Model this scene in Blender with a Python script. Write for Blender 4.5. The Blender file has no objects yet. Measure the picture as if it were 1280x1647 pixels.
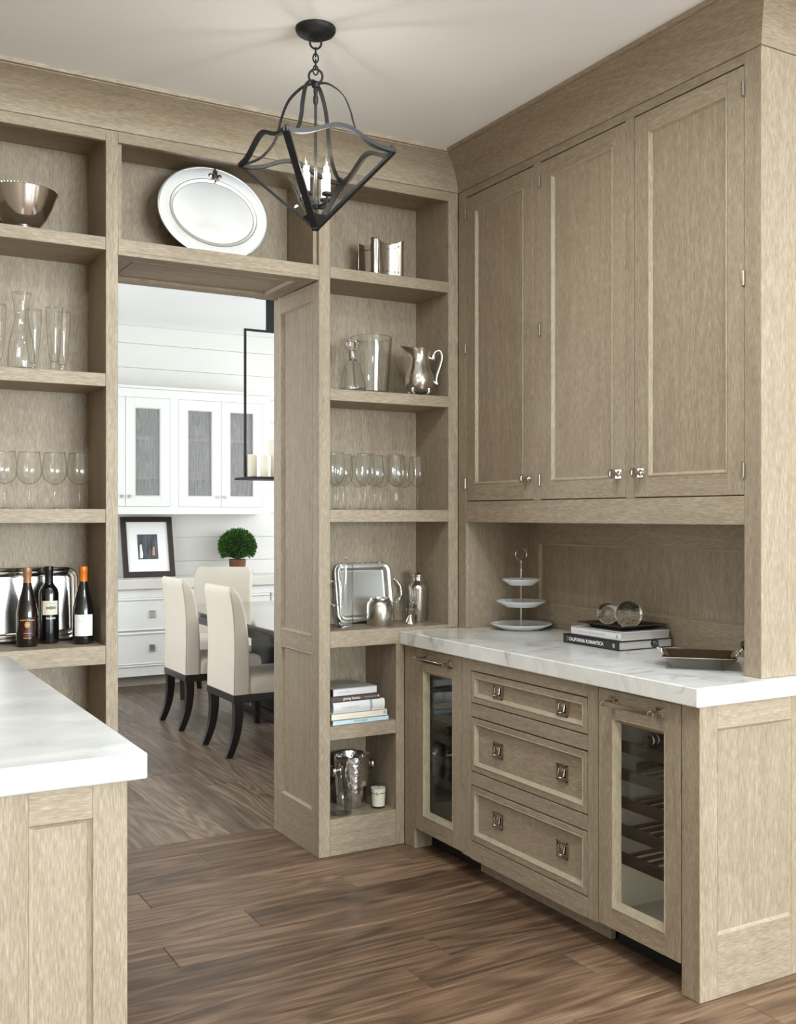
import bpy, bmesh, math, random
from math import sin, cos, pi, radians as R, sqrt
from mathutils import Vector, Matrix
random.seed(7)
sc = bpy.context.scene
COL = sc.collection
# ---------------------------------------------------------------- camera, light, exposure
cam = bpy.data.cameras.new('camera'); camo = bpy.data.objects.new('camera', cam); COL.objects.link(camo)
cam.sensor_fit = 'HORIZONTAL'; cam.sensor_width = 36.0; cam.lens = 36.0*1669.0/1280.0
cam.shift_y = (829.0-823.5)/1280.0
cam.clip_start = .05; cam.clip_end = 100
camo.location = (0, 0, 1.435); camo.rotation_euler = (R(90), R(0), R(-29.75))
sc.camera = camo
sc.view_settings.view_transform = 'Standard'; sc.view_settings.look = 'None'
sc.view_settings.exposure = 0.5; sc.view_settings.gamma = 1.0; sc.view_settings.use_curve_mapping = False
try:
    sc.cycles.use_denoising = True; sc.cycles.max_bounces = 9; sc.cycles.diffuse_bounces = 4
    sc.cycles.glossy_bounces = 5; sc.cycles.transmission_bounces = 8; sc.cycles.transparent_max_bounces = 24
    sc.cycles.sample_clamp_indirect = 6.0; sc.cycles.caustics_reflective = False; sc.cycles.caustics_refractive = False
    sc.cycles.use_adaptive_sampling = True; sc.cycles.adaptive_threshold = .025
except Exception: pass
wd = bpy.data.worlds.new('sky'); sc.world = wd; wd.use_nodes = True
wd.node_tree.nodes['Background'].inputs[0].default_value = (.86, .93, 1.0, 1)
wd.node_tree.nodes['Background'].inputs[1].default_value = 1.6
def area(name, loc, rot, sx, sy, power, col=(1, 1, 1)):
    l = bpy.data.lights.new(name, 'AREA'); l.shape = 'RECTANGLE'; l.size = sx; l.size_y = sy
    l.energy = power; l.color = col
    o = bpy.data.objects.new(name, l); COL.objects.link(o); o.location = loc; o.rotation_euler = rot
    return o
DAY = (.835, .95, 1.0); DAYD = (.94, .98, 1.0)
# daylight lamps outside unseen windows; the kitchen's, behind the camera, invented for light level
KW = [(1.9, 1.75), (3.9, 1.75)]            # invented kitchen windows in the back wall: centre x, width
for cx, w in KW: area('daylight', (cx, -8.18, 1.5), (R(90), 0, 0), w, 2.4, 340, DAY)
KR = [(-5.6, 1.7), (-3.4, 1.7)]                             # invented kitchen windows in the right wall: centre y, width
for cy, w in KR: area('daylight', (5.12, cy, 1.5), (R(90), 0, R(90)), w, 2.4, 155, DAY)
DL = [(5.7, 1.35), (7.4, 1.35)]                           # dining windows, left wall
for cy, w in DL: area('daylight', (-.17, cy, 1.75), (R(90), 0, R(-90)), w, 1.9, 21, DAYD)
DR = [(5.5, 1.35), (7.3, 1.35)]                           # dining windows, right wall
for cy, w in DR: area('daylight', (5.62, cy, 1.75), (R(90), 0, R(90)), w, 1.9, 37, DAYD)

FILL = [(.75, 2.55), (1.45, 2.25), (1.7, .9), (1.5, -.6), (2.9, -.2)]      # unseen ceiling lamps added above the frame to lift the light level
for (x_, y_), w_ in zip(FILL, (7, 13, 14, 18, 14)):
    l_ = area('downlight', (x_, y_, 3.004), (0, 0, 0), .11, .11, w_, (.90, .97, 1.0)); l_.data.shape = 'DISK'
# ---------------------------------------------------------------- materials
def s2l(c): return tuple(((x/255)/12.92 if x/255 <= .04045 else ((x/255+.055)/1.055)**2.4) for x in c)+(1,)
MATS = {}
def mat(name):
    m = bpy.data.materials.new(name); m.use_nodes = True; MATS[name] = m
    nt = m.node_tree; b = nt.nodes['Principled BSDF']; return m, nt, b
def plain(name, rgb, rough=.5, metal=0., spec=None, coat=0., bump=None, var=.06, emit=None):
    m, nt, b = mat(name)
    n = nt.nodes.new('ShaderNodeTexNoise'); tc = nt.nodes.new('ShaderNodeTexCoord')
    n.inputs['Scale'].default_value = 9.0; n.inputs['Detail'].default_value = 4
    nt.links.new(tc.outputs['Object'], n.inputs['Vector'])
    mx = nt.nodes.new('ShaderNodeMix'); mx.data_type = 'RGBA'
    c = s2l(rgb); mx.inputs[6].default_value = tuple(v*(1-var) for v in c[:3])+(1,); mx.inputs[7].default_value = tuple(min(1, v*(1+var)) for v in c[:3])+(1,)
    nt.links.new(n.outputs['Fac'], mx.inputs[0]); nt.links.new(mx.outputs[2], b.inputs['Base Color'])
    b.inputs['Roughness'].default_value = rough; b.inputs['Metallic'].default_value = metal
    if coat: b.inputs['Coat Weight'].default_value = coat; b.inputs['Coat Roughness'].default_value = .08
    if bump:
        n2 = nt.nodes.new('ShaderNodeTexNoise'); n2.inputs['Scale'].default_value = bump[0]; n2.inputs['Detail'].default_value = 2
        nt.links.new(tc.outputs['Object'], n2.inputs['Vector'])
        bp = nt.nodes.new('ShaderNodeBump'); bp.inputs['Strength'].default_value = bump[1]; bp.inputs['Distance'].default_value = bump[2] if len(bump) > 2 else .002
        nt.links.new(n2.outputs['Fac'], bp.inputs['Height']); nt.links.new(bp.outputs[0], b.inputs['Normal'])
    if emit: b.inputs['Emission Color'].default_value = s2l(emit[0]); b.inputs['Emission Strength'].default_value = emit[1]
    return m
def ramp(nt, stops):
    r = nt.nodes.new('ShaderNodeValToRGB'); e = r.color_ramp.elements
    e[0].position, e[0].color = stops[0]; e[1].position, e[1].color = stops[-1]
    for p, c in stops[1:-1]:
        k = e.new(p); k.color = c
    return r
def wood(name, axis, dark, mid, light, rough=.5, tone=.10, fine=(5, 210), ring=.5, bump=.2, fw8=.85, bw8=.28):
    """limed oak: pale pores and cathedral bands stretched along the given axis"""
    m, nt, b = mat(name); L = nt.links
    tc = nt.nodes.new('ShaderNodeTexCoord'); oi = nt.nodes.new('ShaderNodeObjectInfo')
    sh = nt.nodes.new('ShaderNodeVectorMath'); sh.operation = 'SCALE'; sh.inputs[0].default_value = (7.3, 5.1, 9.7)
    L.new(oi.outputs['Random'], sh.inputs['Scale'])
    ad = nt.nodes.new('ShaderNodeVectorMath'); ad.operation = 'ADD'
    L.new(tc.outputs['Object'], ad.inputs[0]); L.new(sh.outputs[0], ad.inputs[1])
    def mp(al, ac):
        k = nt.nodes.new('ShaderNodeMapping'); s = [ac, ac, ac]; s[axis] = al
        k.inputs['Scale'].default_value = s; L.new(ad.outputs[0], k.inputs['Vector']); return k
    def noise(al, ac, det, rg=.55, dist=0):
        n = nt.nodes.new('ShaderNodeTexNoise'); n.inputs['Scale'].default_value = 1; n.inputs['Detail'].default_value = det
        n.inputs['Roughness'].default_value = rg; n.inputs['Distortion'].default_value = dist
        L.new(mp(al, ac).outputs[0], n.inputs['Vector']); return n
    nf = noise(fine[0], fine[1], 3, .6)                  # pores
    nb = noise(1.3, 30, 3, .55, .4)                      # board streaks
    nr = noise(.55, 4.2, 2, .5, .3)                      # field whose level lines are the cathedral bands
    mu = nt.nodes.new('ShaderNodeMath'); mu.operation = 'MULTIPLY'; mu.inputs[1].default_value = 95; L.new(nr.outputs['Fac'], mu.inputs[0])
    si = nt.nodes.new('ShaderNodeMath'); si.operation = 'SINE'; L.new(mu.outputs[0], si.inputs[0])
    # combine
    def madd(a, ka, bnode, kb):
        x = nt.nodes.new('ShaderNodeMath'); x.operation = 'MULTIPLY'; x.inputs[1].default_value = ka; L.new(a, x.inputs[0])
        y = nt.nodes.new('ShaderNodeMath'); y.operation = 'MULTIPLY_ADD'; y.inputs[1].default_value = kb; L.new(bnode, y.inputs[0]); L.new(x.outputs[0], y.inputs[2]); return y.outputs[0]
    f = madd(nf.outputs['Fac'], fw8, nb.outputs['Fac'], bw8)
    f = madd(f, 1.0, si.outputs[0], .05*ring)
    off = nt.nodes.new('ShaderNodeMath'); off.operation = 'MULTIPLY_ADD'; off.inputs[1].default_value = tone; off.inputs[2].default_value = .5-.5*(fw8+bw8)-tone*.5
    L.new(oi.outputs['Random'], off.inputs[0])
    fs = nt.nodes.new('ShaderNodeMath'); fs.operation = 'ADD'; L.new(f, fs.inputs[0]); L.new(off.outputs[0], fs.inputs[1])
    rp = ramp(nt, [(.26, s2l(dark)), (.5, s2l(mid)), (.74, s2l(light))]); L.new(fs.outputs[0], rp.inputs[0])
    L.new(rp.outputs[0], b.inputs['Base Color']); b.inputs['Roughness'].default_value = rough
    b.inputs['Specular IOR Level'].default_value = .35
    bp = nt.nodes.new('ShaderNodeBump'); bp.inputs['Strength'].default_value = bump; bp.inputs['Distance'].default_value = .0012
    L.new(f, bp.inputs['Height']); L.new(bp.outputs[0], b.inputs['Normal'])
    return m
OAK = dict(dark=(130, 114, 94), mid=(157, 141, 120), light=(184, 169, 149), fine=(32, 370), fw8=.88, bw8=.16, ring=.5, tone=.08)
WX = wood('limed_oak_along_x', 0, **OAK); WY = wood('limed_oak_along_y', 1, **OAK); WZ = wood('limed_oak_upright', 2, **OAK)
OAK_LIT = dict(OAK); OAK_LIT.update(dark=(146, 132, 111), mid=(173, 159, 136), light=(198, 185, 163)); WM = wood('limed_moulding', 2, **OAK_LIT)   # lighter copy of the oak, with a pale highlight put into the mouldings
FL = dict(dark=(76, 58, 44), mid=(119, 93, 73), light=(158, 129, 105), rough=.36, tone=.24, fine=(6, 130), ring=1.7, bump=.25, fw8=.55, bw8=.45)
FX = wood('floor_oak_along_x', 0, **FL)
FL2 = dict(FL); FL2.update(dark=(70, 57, 46), mid=(104, 88, 73), light=(142, 123, 104))
FY = wood('floor_oak_along_y', 1, **FL2)
def marble(name, base, grey, vein, rough=.18):
    m, nt, b = mat(name); L = nt.links
    tc = nt.nodes.new('ShaderNodeTexCoord')
    n1 = nt.nodes.new('ShaderNodeTexNoise'); n1.inputs['Scale'].default_value = 2.2; n1.inputs['Detail'].default_value = 6; n1.inputs['Distortion'].default_value = 1.4
    mpv = nt.nodes.new('ShaderNodeMapping'); mpv.inputs['Rotation'].default_value = (.4, .2, .6); mpv.inputs['Scale'].default_value = (1, 1.9, 1.3)
    L.new(tc.outputs['Object'], mpv.inputs['Vector']); L.new(mpv.outputs[0], n1.inputs['Vector'])
    sb = nt.nodes.new('ShaderNodeMath'); sb.operation = 'SUBTRACT'; sb.inputs[1].default_value = .5; L.new(n1.outputs['Fac'], sb.inputs[0])
    ab = nt.nodes.new('ShaderNodeMath'); ab.operation = 'ABSOLUTE'; L.new(sb.outputs[0], ab.inputs[0])
    rv = ramp(nt, [(0, (1, 1, 1, 1)), (.010, (.45, .45, .45, 1)), (.045, (0, 0, 0, 1))]); L.new(ab.outputs[0], rv.inputs[0])
    n3 = nt.nodes.new('ShaderNodeTexNoise'); n3.inputs['Scale'].default_value = 5; L.new(tc.outputs['Object'], n3.inputs['Vector'])
    r3 = ramp(nt, [(.44, (0, 0, 0, 1)), (.60, (1, 1, 1, 1))]); L.new(n3.outputs['Fac'], r3.inputs[0])
    mm = nt.nodes.new('ShaderNodeMath'); mm.operation = 'MULTIPLY'; L.new(rv.outputs[0], mm.inputs[0]); L.new(r3.outputs[0], mm.inputs[1])
    vm = nt.nodes.new('ShaderNodeMath'); vm.operation = 'MULTIPLY'; vm.inputs[1].default_value = vein; L.new(mm.outputs[0], vm.inputs[0])
    n2 = nt.nodes.new('ShaderNodeTexNoise'); n2.inputs['Scale'].default_value = 3.5; n2.inputs['Detail'].default_value = 5; n2.inputs['Distortion'].default_value = .8
    L.new(mpv.outputs[0], n2.inputs['Vector'])
    r2 = ramp(nt, [(.35, s2l(grey)), (.62, s2l(base))]); L.new(n2.outputs['Fac'], r2.inputs[0])
    mx = nt.nodes.new('ShaderNodeMix'); mx.data_type = 'RGBA'; L.new(vm.outputs[0], mx.inputs[0]); L.new(r2.outputs[0], mx.inputs[6]); mx.inputs[7].default_value = s2l((128, 122, 118))
    L.new(mx.outputs[2], b.inputs['Base Color']); b.inputs['Roughness'].default_value = rough
    return m
MARBLE = marble('white_veined_marble', (243, 242, 239), (230, 229, 226), .6)
MARBLE2 = marble('pale_grey_marble', (236, 236, 235), (214, 215, 215), .15, .28)
def thin_glass(name, tint=(.985, .99, .987), edge=(.48, .52, .50), refl=1.0, rough=0.02):
    m, nt, b = mat(name); nt.nodes.remove(b); L = nt.links
    out = nt.nodes['Material Output']
    tr = nt.nodes.new('ShaderNodeBsdfTransparent'); gl = nt.nodes.new('ShaderNodeBsdfGlossy'); gl.inputs['Roughness'].default_value = rough
    gl.inputs['Color'].default_value = (1, 1, 1, 1)
    lw = nt.nodes.new('ShaderNodeLayerWeight'); lw.inputs['Blend'].default_value = .5
    r = ramp(nt, [(0, tint+(1,)), (.5, tint+(1,)), (1, edge+(1,))]); L.new(lw.outputs['Facing'], r.inputs[0]); L.new(r.outputs[0], tr.inputs['Color'])
    pw = nt.nodes.new('ShaderNodeMath'); pw.operation = 'POWER'; pw.inputs[1].default_value = 4.0; L.new(lw.outputs['Facing'], pw.inputs[0])
    mu = nt.nodes.new('ShaderNodeMath'); mu.operation = 'MULTIPLY_ADD'; mu.inputs[1].default_value = .75*refl; mu.inputs[2].default_value = .038*refl; mu.use_clamp = True
    L.new(pw.outputs[0], mu.inputs[0])
    mx = nt.nodes.new('ShaderNodeMixShader'); L.new(mu.outputs[0], mx.inputs[0]); L.new(tr.outputs[0], mx.inputs[1]); L.new(gl.outputs[0], mx.inputs[2])
    L.new(mx.outputs[0], out.inputs['Surface']); return m
GLASS = thin_glass('thin_clear_glass')
PANE = thin_glass('clear_pane', (.95, .97, .96), (.8, .86, .84), .8)
def solid_glass(name, col=(1, 1, .98), ior=1.47):
    m, nt, b = mat(name)
    b.inputs['Base Color'].default_value = col+(1,); b.inputs['Roughness'].default_value = .0
    b.inputs['Transmission Weight'].default_value = 1; b.inputs['IOR'].default_value = ior; return m
CRYSTAL = solid_glass('solid_crystal', (.98, .97, .92))
CRYSTAL_W = solid_glass('clear_crystal', (.99, .99, .99))
SILVER = plain('polished_silver', (230, 227, 223), .13, 1, var=.03)
SILVER_B = plain('brushed_silver', (226, 224, 220), .32, 1, var=.04)
PEWTER = plain('satin_pewter', (246, 246, 245), .40, 1, var=.03)
HAMMER = plain('hammered_silver', (225, 224, 224), .14, 1, var=.03, bump=(55, .8, .004))
NICKEL = plain('polished_nickel', (196, 189, 180), .10, 1, var=.03)
NICKEL_DK = plain('aged_nickel', (150, 137, 122), .16, 1, var=.06)  # nickel darkened in its colour for the dark reflections on the drawer pulls
IRON = plain('black_wrought_iron', (9, 9, 10), .6, 0, bump=(120, .4, .001), var=.2)
BLACK = plain('black_toe_kick', (10, 10, 11), .5)
CEIL = plain('ceiling_paint', (250, 251, 250), .9, var=.01)
WALLP = plain('white_wall_paint', (236, 235, 230), .7, var=.012)
WHITE = plain('white_cabinet_paint', (240, 240, 238), .38, var=.01)
TAUPE = plain('taupe_base_board', (190, 184, 172), .5)
STONE = plain('cream_stone_top', (222, 219, 212), .35, bump=(40, .05), var=.05)
PORC = plain('white_porcelain', (240, 242, 242), .12, coat=.5, var=.01)
LINEN = plain('cream_linen', (214, 204, 189), .85, bump=(420, .25, .001), var=.04)
SEAM = plain('linen_seam', (196, 184, 168), .85)
EBONY = plain('dark_stained_wood', (24, 17, 14), .25, var=.25)
TABLE = plain('glossy_dark_table', (30, 20, 16), .07, coat=.8, var=.2)
WAX = plain('cream_wax', (240, 232, 212), .55, var=.03)
RACK = plain('dark_mahogany_rack', (34, 16, 13), .4, var=.25)
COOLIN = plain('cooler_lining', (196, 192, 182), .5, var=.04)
COOLDK = plain('dark_cooler_lining', (58, 54, 48), .4, var=.1)  # same lining darkened in colour to stand in for an unlit interior
BOTTLE = plain('dark_bottle_glass', (10, 11, 13), .05, coat=1, var=.2)
BOTTLE_B = plain('dark_red_bottle_glass', (16, 6, 6), .06, coat=1, var=.3)
CAPS_T = plain('copper_tan_capsule', (166, 118, 84), .4, .3, var=.12)
CAPS_O = plain('orange_capsule', (214, 116, 34), .35, .2, var=.1)
CAPS_K = plain('black_capsule', (18, 18, 20), .35, var=.1)
PAPER = plain('white_label_paper', (236, 234, 228), .7, var=.02)
CREAMP = plain('cream_label_paper', (226, 208, 184), .7, var=.05)
RUST = plain('rust_print', (150, 66, 30), .6, var=.2); GOLDP = plain('gold_print', (214, 160, 96), .5, var=.1)
TEALP = plain('blue_grey_print', (96, 130, 138), .6, var=.25); WHITEP = plain('white_print', (236, 236, 232), .6)
GREYP = plain('grey_print', (170, 168, 164), .6); DARKP = plain('dark_print', (60, 62, 66), .6)
BK_BLACK = plain('black_cloth_cover', (13, 12, 13), .45, var=.1); BK_WHITE = plain('white_jacket', (226, 224, 224), .5, var=.02)
BK_BROWN = plain('brown_jacket', (92, 76, 66), .5, var=.1); BK_CREAM = plain('cream_jacket', (238, 230, 214), .5, var=.03)
BK_BLUE = plain('pale_blue_jacket', (206, 226, 232), .5, var=.06); BK_GREY = plain('grey_photo_jacket', (150, 146, 140), .45, var=.5)
PAGES = plain('page_block', (214, 210, 204), .8, bump=(300, .3, .001), var=.06)
NAVY = plain('dark_navy_cover', (44, 48, 58), .5)
BRONZE = plain('dark_metal_tray', (92, 82, 76), .32, .9, bump=(90, .6, .002), var=.2)
LEAF = plain('moss_green_leaf', (58, 100, 28), .6, var=.45)
BARK = plain('brown_fluted_pot', (112, 66, 46), .6, var=.25)
FRAMEB = plain('espresso_picture_frame', (42, 30, 26), .35, var=.15)
MATB = plain('white_mat_board', (244, 244, 244), .8, var=.005)
SLEEVE = plain('white_candle_sleeve', (246, 246, 244), .5, var=.01)
FILA = plain('lit_filament', (255, 214, 160), .5, emit=((255, 205, 140), 6))
def picture_mat():
    m, nt, b = mat('city_canal_print'); L = nt.links
    tc = nt.nodes.new('ShaderNodeTexCoord'); n = nt.nodes.new('ShaderNodeTexNoise'); mp = nt.nodes.new('ShaderNodeMapping')
    mp.inputs['Scale'].default_value = (46, 5, 6); n.inputs['Scale'].default_value = 1; n.inputs['Detail'].default_value = 5
    L.new(tc.outputs['Object'], mp.inputs['Vector']); L.new(mp.outputs[0], n.inputs['Vector'])
    r = ramp(nt, [(.3, s2l((44, 44, 48))), (.55, s2l((84, 88, 96))), (.75, s2l((150, 130, 112)))]); L.new(n.outputs['Fac'], r.inputs[0])
    L.new(r.outputs[0], b.inputs['Base Color']); b.inputs['Roughness'].default_value = .3; return m
PICTURE = picture_mat()
def mesh_mat():
    m, nt, b = mat('grey_woven_mesh'); L = nt.links; out = nt.nodes['Material Output']
    tc = nt.nodes.new('ShaderNodeTexCoord'); n = nt.nodes.new('ShaderNodeTexNoise'); mp = nt.nodes.new('ShaderNodeMapping')
    mp.inputs['Scale'].default_value = (160, 10, 12); n.inputs['Scale'].default_value = 1; n.inputs['Detail'].default_value = 3
    L.new(tc.outputs['Object'], mp.inputs['Vector']); L.new(mp.outputs[0], n.inputs['Vector'])
    r = ramp(nt, [(.3, s2l((150, 150, 150))), (.7, s2l((196, 195, 193)))]); L.new(n.outputs['Fac'], r.inputs[0]); L.new(r.outputs[0], b.inputs['Base Color'])
    b.inputs['Roughness'].default_value = .5
    tr = nt.nodes.new('ShaderNodeBsdfTransparent'); mx = nt.nodes.new('ShaderNodeMixShader'); mx.inputs[0].default_value = .42
    L.new(tr.outputs[0], mx.inputs[1]); L.new(b.outputs[0], mx.inputs[2]); L.new(mx.outputs[0], out.inputs['Surface']); return m
MESHG = mesh_mat()

# ---------------------------------------------------------------- mesh helpers
class MB:
    def __init__(s): s.v = []; s.f = []
    def add(s, vs, fs):
        o = len(s.v); s.v += [tuple(p) for p in vs]; s.f += [tuple(i+o for i in f) for f in fs]; return s
    def box(s, x0, x1, y0, y1, z0, z1, c=0.0, P=None):
        P = P or (lambda a, b, h: (a, b, h))
        x0, x1 = min(x0, x1), max(x0, x1); y0, y1 = min(y0, y1), max(y0, y1); z0, z1 = min(z0, z1), max(z0, z1)
        c = min(c, (x1-x0)*.45, (y1-y0)*.45, (z1-z0)*.45)
        if c <= 0:
            vs = [(x, y, z) for x in (x0, x1) for y in (y0, y1) for z in (z0, z1)]
            fs = [(0, 1, 3, 2), (4, 6, 7, 5), (0, 4, 5, 1), (2, 3, 7, 6), (0, 2, 6, 4), (1, 5, 7, 3)]
            return s.add([P(*p) for p in vs], fs)
        # chamfered box: three verts per corner
        vs = []; idx = {}
        for i in (0, 1):
            for j in (0, 1):
                for k in (0, 1):
                    X, Y, Z = (x0, x1)[i], (y0, y1)[j], (z0, z1)[k]; a, b, d = (c, -c)[i], (c, -c)[j], (c, -c)[k]
                    for ax, p in enumerate(((X, Y+b, Z+d), (X+a, Y, Z+d), (X+a, Y+b, Z))):
                        idx[i, j, k, ax] = len(vs); vs.append(P(*p))
        g = lambda i, j, k, ax: idx[i, j, k, ax]; fs = []
        for i in (0, 1): fs.append((g(i, 0, 0, 0), g(i, 1, 0, 0), g(i, 1, 1, 0), g(i, 0, 1, 0)))
        for j in (0, 1): fs.append((g(0, j, 0, 1), g(1, j, 0, 1), g(1, j, 1, 1), g(0, j, 1, 1)))
        for k in (0, 1): fs.append((g(0, 0, k, 2), g(1, 0, k, 2), g(1, 1, k, 2), g(0, 1, k, 2)))
        for i in (0, 1):
            for j in (0, 1): fs.append((g(i, j, 0, 0), g(i, j, 1, 0), g(i, j, 1, 1), g(i, j, 0, 1)))
            for k in (0, 1): fs.append((g(i, 0, k, 0), g(i, 1, k, 0), g(i, 1, k, 2), g(i, 0, k, 2)))
        for j in (0, 1):
            for k in (0, 1): fs.append((g(0, j, k, 1), g(1, j, k, 1), g(1, j, k, 2), g(0, j, k, 2)))
        for i in (0, 1):
            for j in (0, 1):
                for k in (0, 1): fs.append((g(i, j, k, 0), g(i, j, k, 1), g(i, j, k, 2)))
        return s.add(vs, fs)
    def loops(s, loops, closed=True, cap0=False, cap1=False, ring=False):
        n = len(loops[0]); vs = [p for l in loops for p in l]; fs = []
        m = len(loops)
        for i in range(m if ring else m-1):
            for j in range(n if closed else n-1):
                a = i*n+j; b = i*n+(j+1) % n; i2 = (i+1) % m
                fs.append((a, b, i2*n+(j+1) % n, i2*n+j))
        if cap0: fs.append(tuple(range(n))[::-1])
        if cap1: fs.append(tuple(range((m-1)*n, m*n)))
        return s.add(vs, fs)
    def lathe(s, prof, seg=32, c=(0, 0, 0), cap=True, mod=None):
        ls = []
        for r, z in prof:
            r = max(r, 1e-5)
            ls.append([(c[0]+r*(mod(t*2*pi/seg) if mod else 1)*cos(t*2*pi/seg), c[1]+r*(mod(t*2*pi/seg) if mod else 1)*sin(t*2*pi/seg), c[2]+z) for t in range(seg)])
        return s.loops(ls, True, cap and prof[0][0] > 1e-4, cap and prof[-1][0] > 1e-4)
    def sweep(s, path, prof, closed=False, up=(0, 0, 1), scale=None):
        path = [Vector(p) for p in path]; n = len(path); ls = []; upv = Vector(up)
        for i in range(n):
            if closed: t = path[(i+1) % n]-path[i-1]
            else: t = path[min(i+1, n-1)]-path[max(i-1, 0)]
            t = t.normalized(); b = t.cross(upv)
            if b.length < 1e-4: b = t.cross(Vector((0, 1, 0.01)))
            b.normalize(); u = b.cross(t).normalized(); k = scale[i] if scale else 1
            ls.append([tuple(path[i]+b*(x*k)+u*(y*k)) for x, y in prof])
        if closed: return s.loops(ls, True, ring=True)
        return s.loops(ls, True, True, True)
    def tube(s, path, r, seg=10, closed=False, up=(0, 0, 1), scale=None):
        return s.sweep(path, [(r*cos(2*pi*k/seg), r*sin(2*pi*k/seg)) for k in range(seg)], closed, up, scale)
    def ball(s, c, r, seg=16, sc_=(1, 1, 1)):
        n = seg//2; pr = [(r*sin(pi*i/n), -r*cos(pi*i/n)) for i in range(n+1)]
        o = len(s.v); s.lathe(pr, seg, (0, 0, 0), False)
        for i in range(o, len(s.v)): p = s.v[i]; s.v[i] = (c[0]+p[0]*sc_[0], c[1]+p[1]*sc_[1], c[2]+p[2]*sc_[2])
        return s
    def prism(s, poly, P, h0, h1):
        a = [P(x, y, h0) for x, y in poly]; b = [P(x, y, h1) for x, y in poly]
        return s.loops([a, b], True, True, True)
    def xf(s, M, start=0):
        for i in range(start, len(s.v)): s.v[i] = tuple(M @ Vector(s.v[i]))
        return s
    def mesh(s, name, off=(0, 0, 0), smooth=35):
        me = bpy.data.meshes.new(name); me.from_pydata([(p[0]-off[0], p[1]-off[1], p[2]-off[2]) for p in s.v], [], s.f)
        bm = bmesh.new(); bm.from_mesh(me); bmesh.ops.remove_doubles(bm, verts=bm.verts, dist=1e-6)
        bmesh.ops.recalc_face_normals(bm, faces=bm.faces); bm.to_mesh(me); bm.free()
        if smooth:
            me.shade_smooth()
            try: me.set_sharp_from_angle(angle=R(smooth))
            except Exception: pass
        return me
LOC = {}
def tag(o, label, cat, group=None):
    o['label'] = label; o['category'] = cat
    if group: o['group'] = group
    return o
def thing(name, label, cat, loc=(0, 0, 0), rz=0, group=None, rot=None):
    o = bpy.data.objects.new(name, None); COL.objects.link(o); o.empty_display_size = .05
    o.location = loc; o.rotation_euler = rot or (0, 0, rz); LOC[o.name] = Vector(loc)
    return tag(o, label, cat, group)
def obj(name, mb, m, parent=None, world=False, loc=(0, 0, 0), label=None, smooth=35, mesh=None):
    off = (0, 0, 0)
    if parent is not None and world:
        r = parent
        while r.parent: r = r.parent
        off = tuple(LOC[r.name])
    me = mesh or mb.mesh(name, off, smooth)
    o = bpy.data.objects.new(name, me); COL.objects.link(o)
    if m is not None and not me.materials: me.materials.append(m)
    if parent is not None: o.parent = parent
    else: o.location = loc; LOC[o.name] = Vector(loc)
    if label: o['label'] = label
    return o
def struct(name, mb, m, **k):
    o = obj(name, mb, m, **k); o['kind'] = 'structure'; return o
def copy_thing(root, loc, rz=None, label=None, group=None):
    r = root.copy(); COL.objects.link(r); r.location = loc; LOC[r.name] = Vector(loc)
    if rz is not None: r.rotation_euler[2] = rz
    if label: r['label'] = label
    if group: r['group'] = group
    def rec(a, b):
        for ch in a.children:
            c = ch.copy(); COL.objects.link(c); c.parent = b; rec(ch, c)
    rec(root, r); return r
# planes: (a, b, h) -> world, h is out of the face
def PX(x0): return lambda a, b, h: (x0-h, a, b)          # faces -x ; a = y, b = z
def PXp(x0): return lambda a, b, h: (x0+h, a, b)         # faces +x
def PY(y0): return lambda a, b, h: (a, y0-h, b)          # faces -y ; a = x, b = z
def rect_sweep(P, a0, a1, b0, b1, prof):
    """mitred moulding inside the rectangle: prof = [(inset, height)]"""
    mb = MB(); ls = [[P(a0+d, b0+d, h), P(a1-d, b0+d, h), P(a1-d, b1-d, h), P(a0+d, b1-d, h)] for d, h in prof]
    return mb.loops(ls, True)
def framed(parent, part, P, ha, a0, a1, b0, b1, sw, tw, bw, th, prof, wa, panel=True, top=None):
    """a door / drawer front / end panel: the part is the panel, stiles, rails and moulding are its sub-parts.
       wa = wood whose grain runs along the rails; ha = depth of the frame"""
    d, hd = prof[-1]
    ia0, ia1, ib0, ib1 = a0+sw, a1-sw, b0+bw, b1-tw
    if panel: mb = MB().box(ia0+d-.002, ia1-d+.002, ib0+d-.002, ib1-d+.002, hd-.006, hd, 0, P)
    else: mb = None
    if mb is not None: base = obj(part, mb, top or WZ, parent, True)
    else:
        base = obj(part, MB().box(a0, a0+sw, b0, b1, ha, 0, .0012, P), WZ, parent, True)
    pp = base
    for k, (u0, u1) in enumerate(((a0, a0+sw), (a1-sw, a1))):
        if panel or k == 1: obj('stile', MB().box(u0, u1, b0, b1, ha, 0, .0012, P), WZ, pp, True)
    for w0, w1 in ((b0, b0+bw), (b1-tw, b1)):
        obj('rail', MB().box(a0+sw, a1-sw, w0, w1, ha, -.0002, .0008, P), wa, pp, True)
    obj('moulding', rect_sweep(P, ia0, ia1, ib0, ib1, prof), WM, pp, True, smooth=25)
    return base
def text_mb(s, size, bold=0.0, sx=1.0, align='CENTER'):
    cu = bpy.data.curves.new('t', 'FONT'); cu.body = s; cu.size = size; cu.align_x = align; cu.align_y = 'CENTER'; cu.offset = bold; cu.resolution_u = 2
    o = bpy.data.objects.new('t', cu); COL.objects.link(o)
    dg = bpy.context.evaluated_depsgraph_get(); me = o.evaluated_get(dg).to_mesh()
    mb = MB(); mb.add([(v.co.x*sx, v.co.y, 0) for v in me.vertices], [tuple(p.vertices) for p in me.polygons])
    o.evaluated_get(dg).to_mesh_clear(); bpy.data.objects.remove(o); bpy.data.curves.remove(cu); return mb
def map_mb(mb, fn):
    mb.v = [fn(*p) for p in mb.v]; return mb

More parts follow.
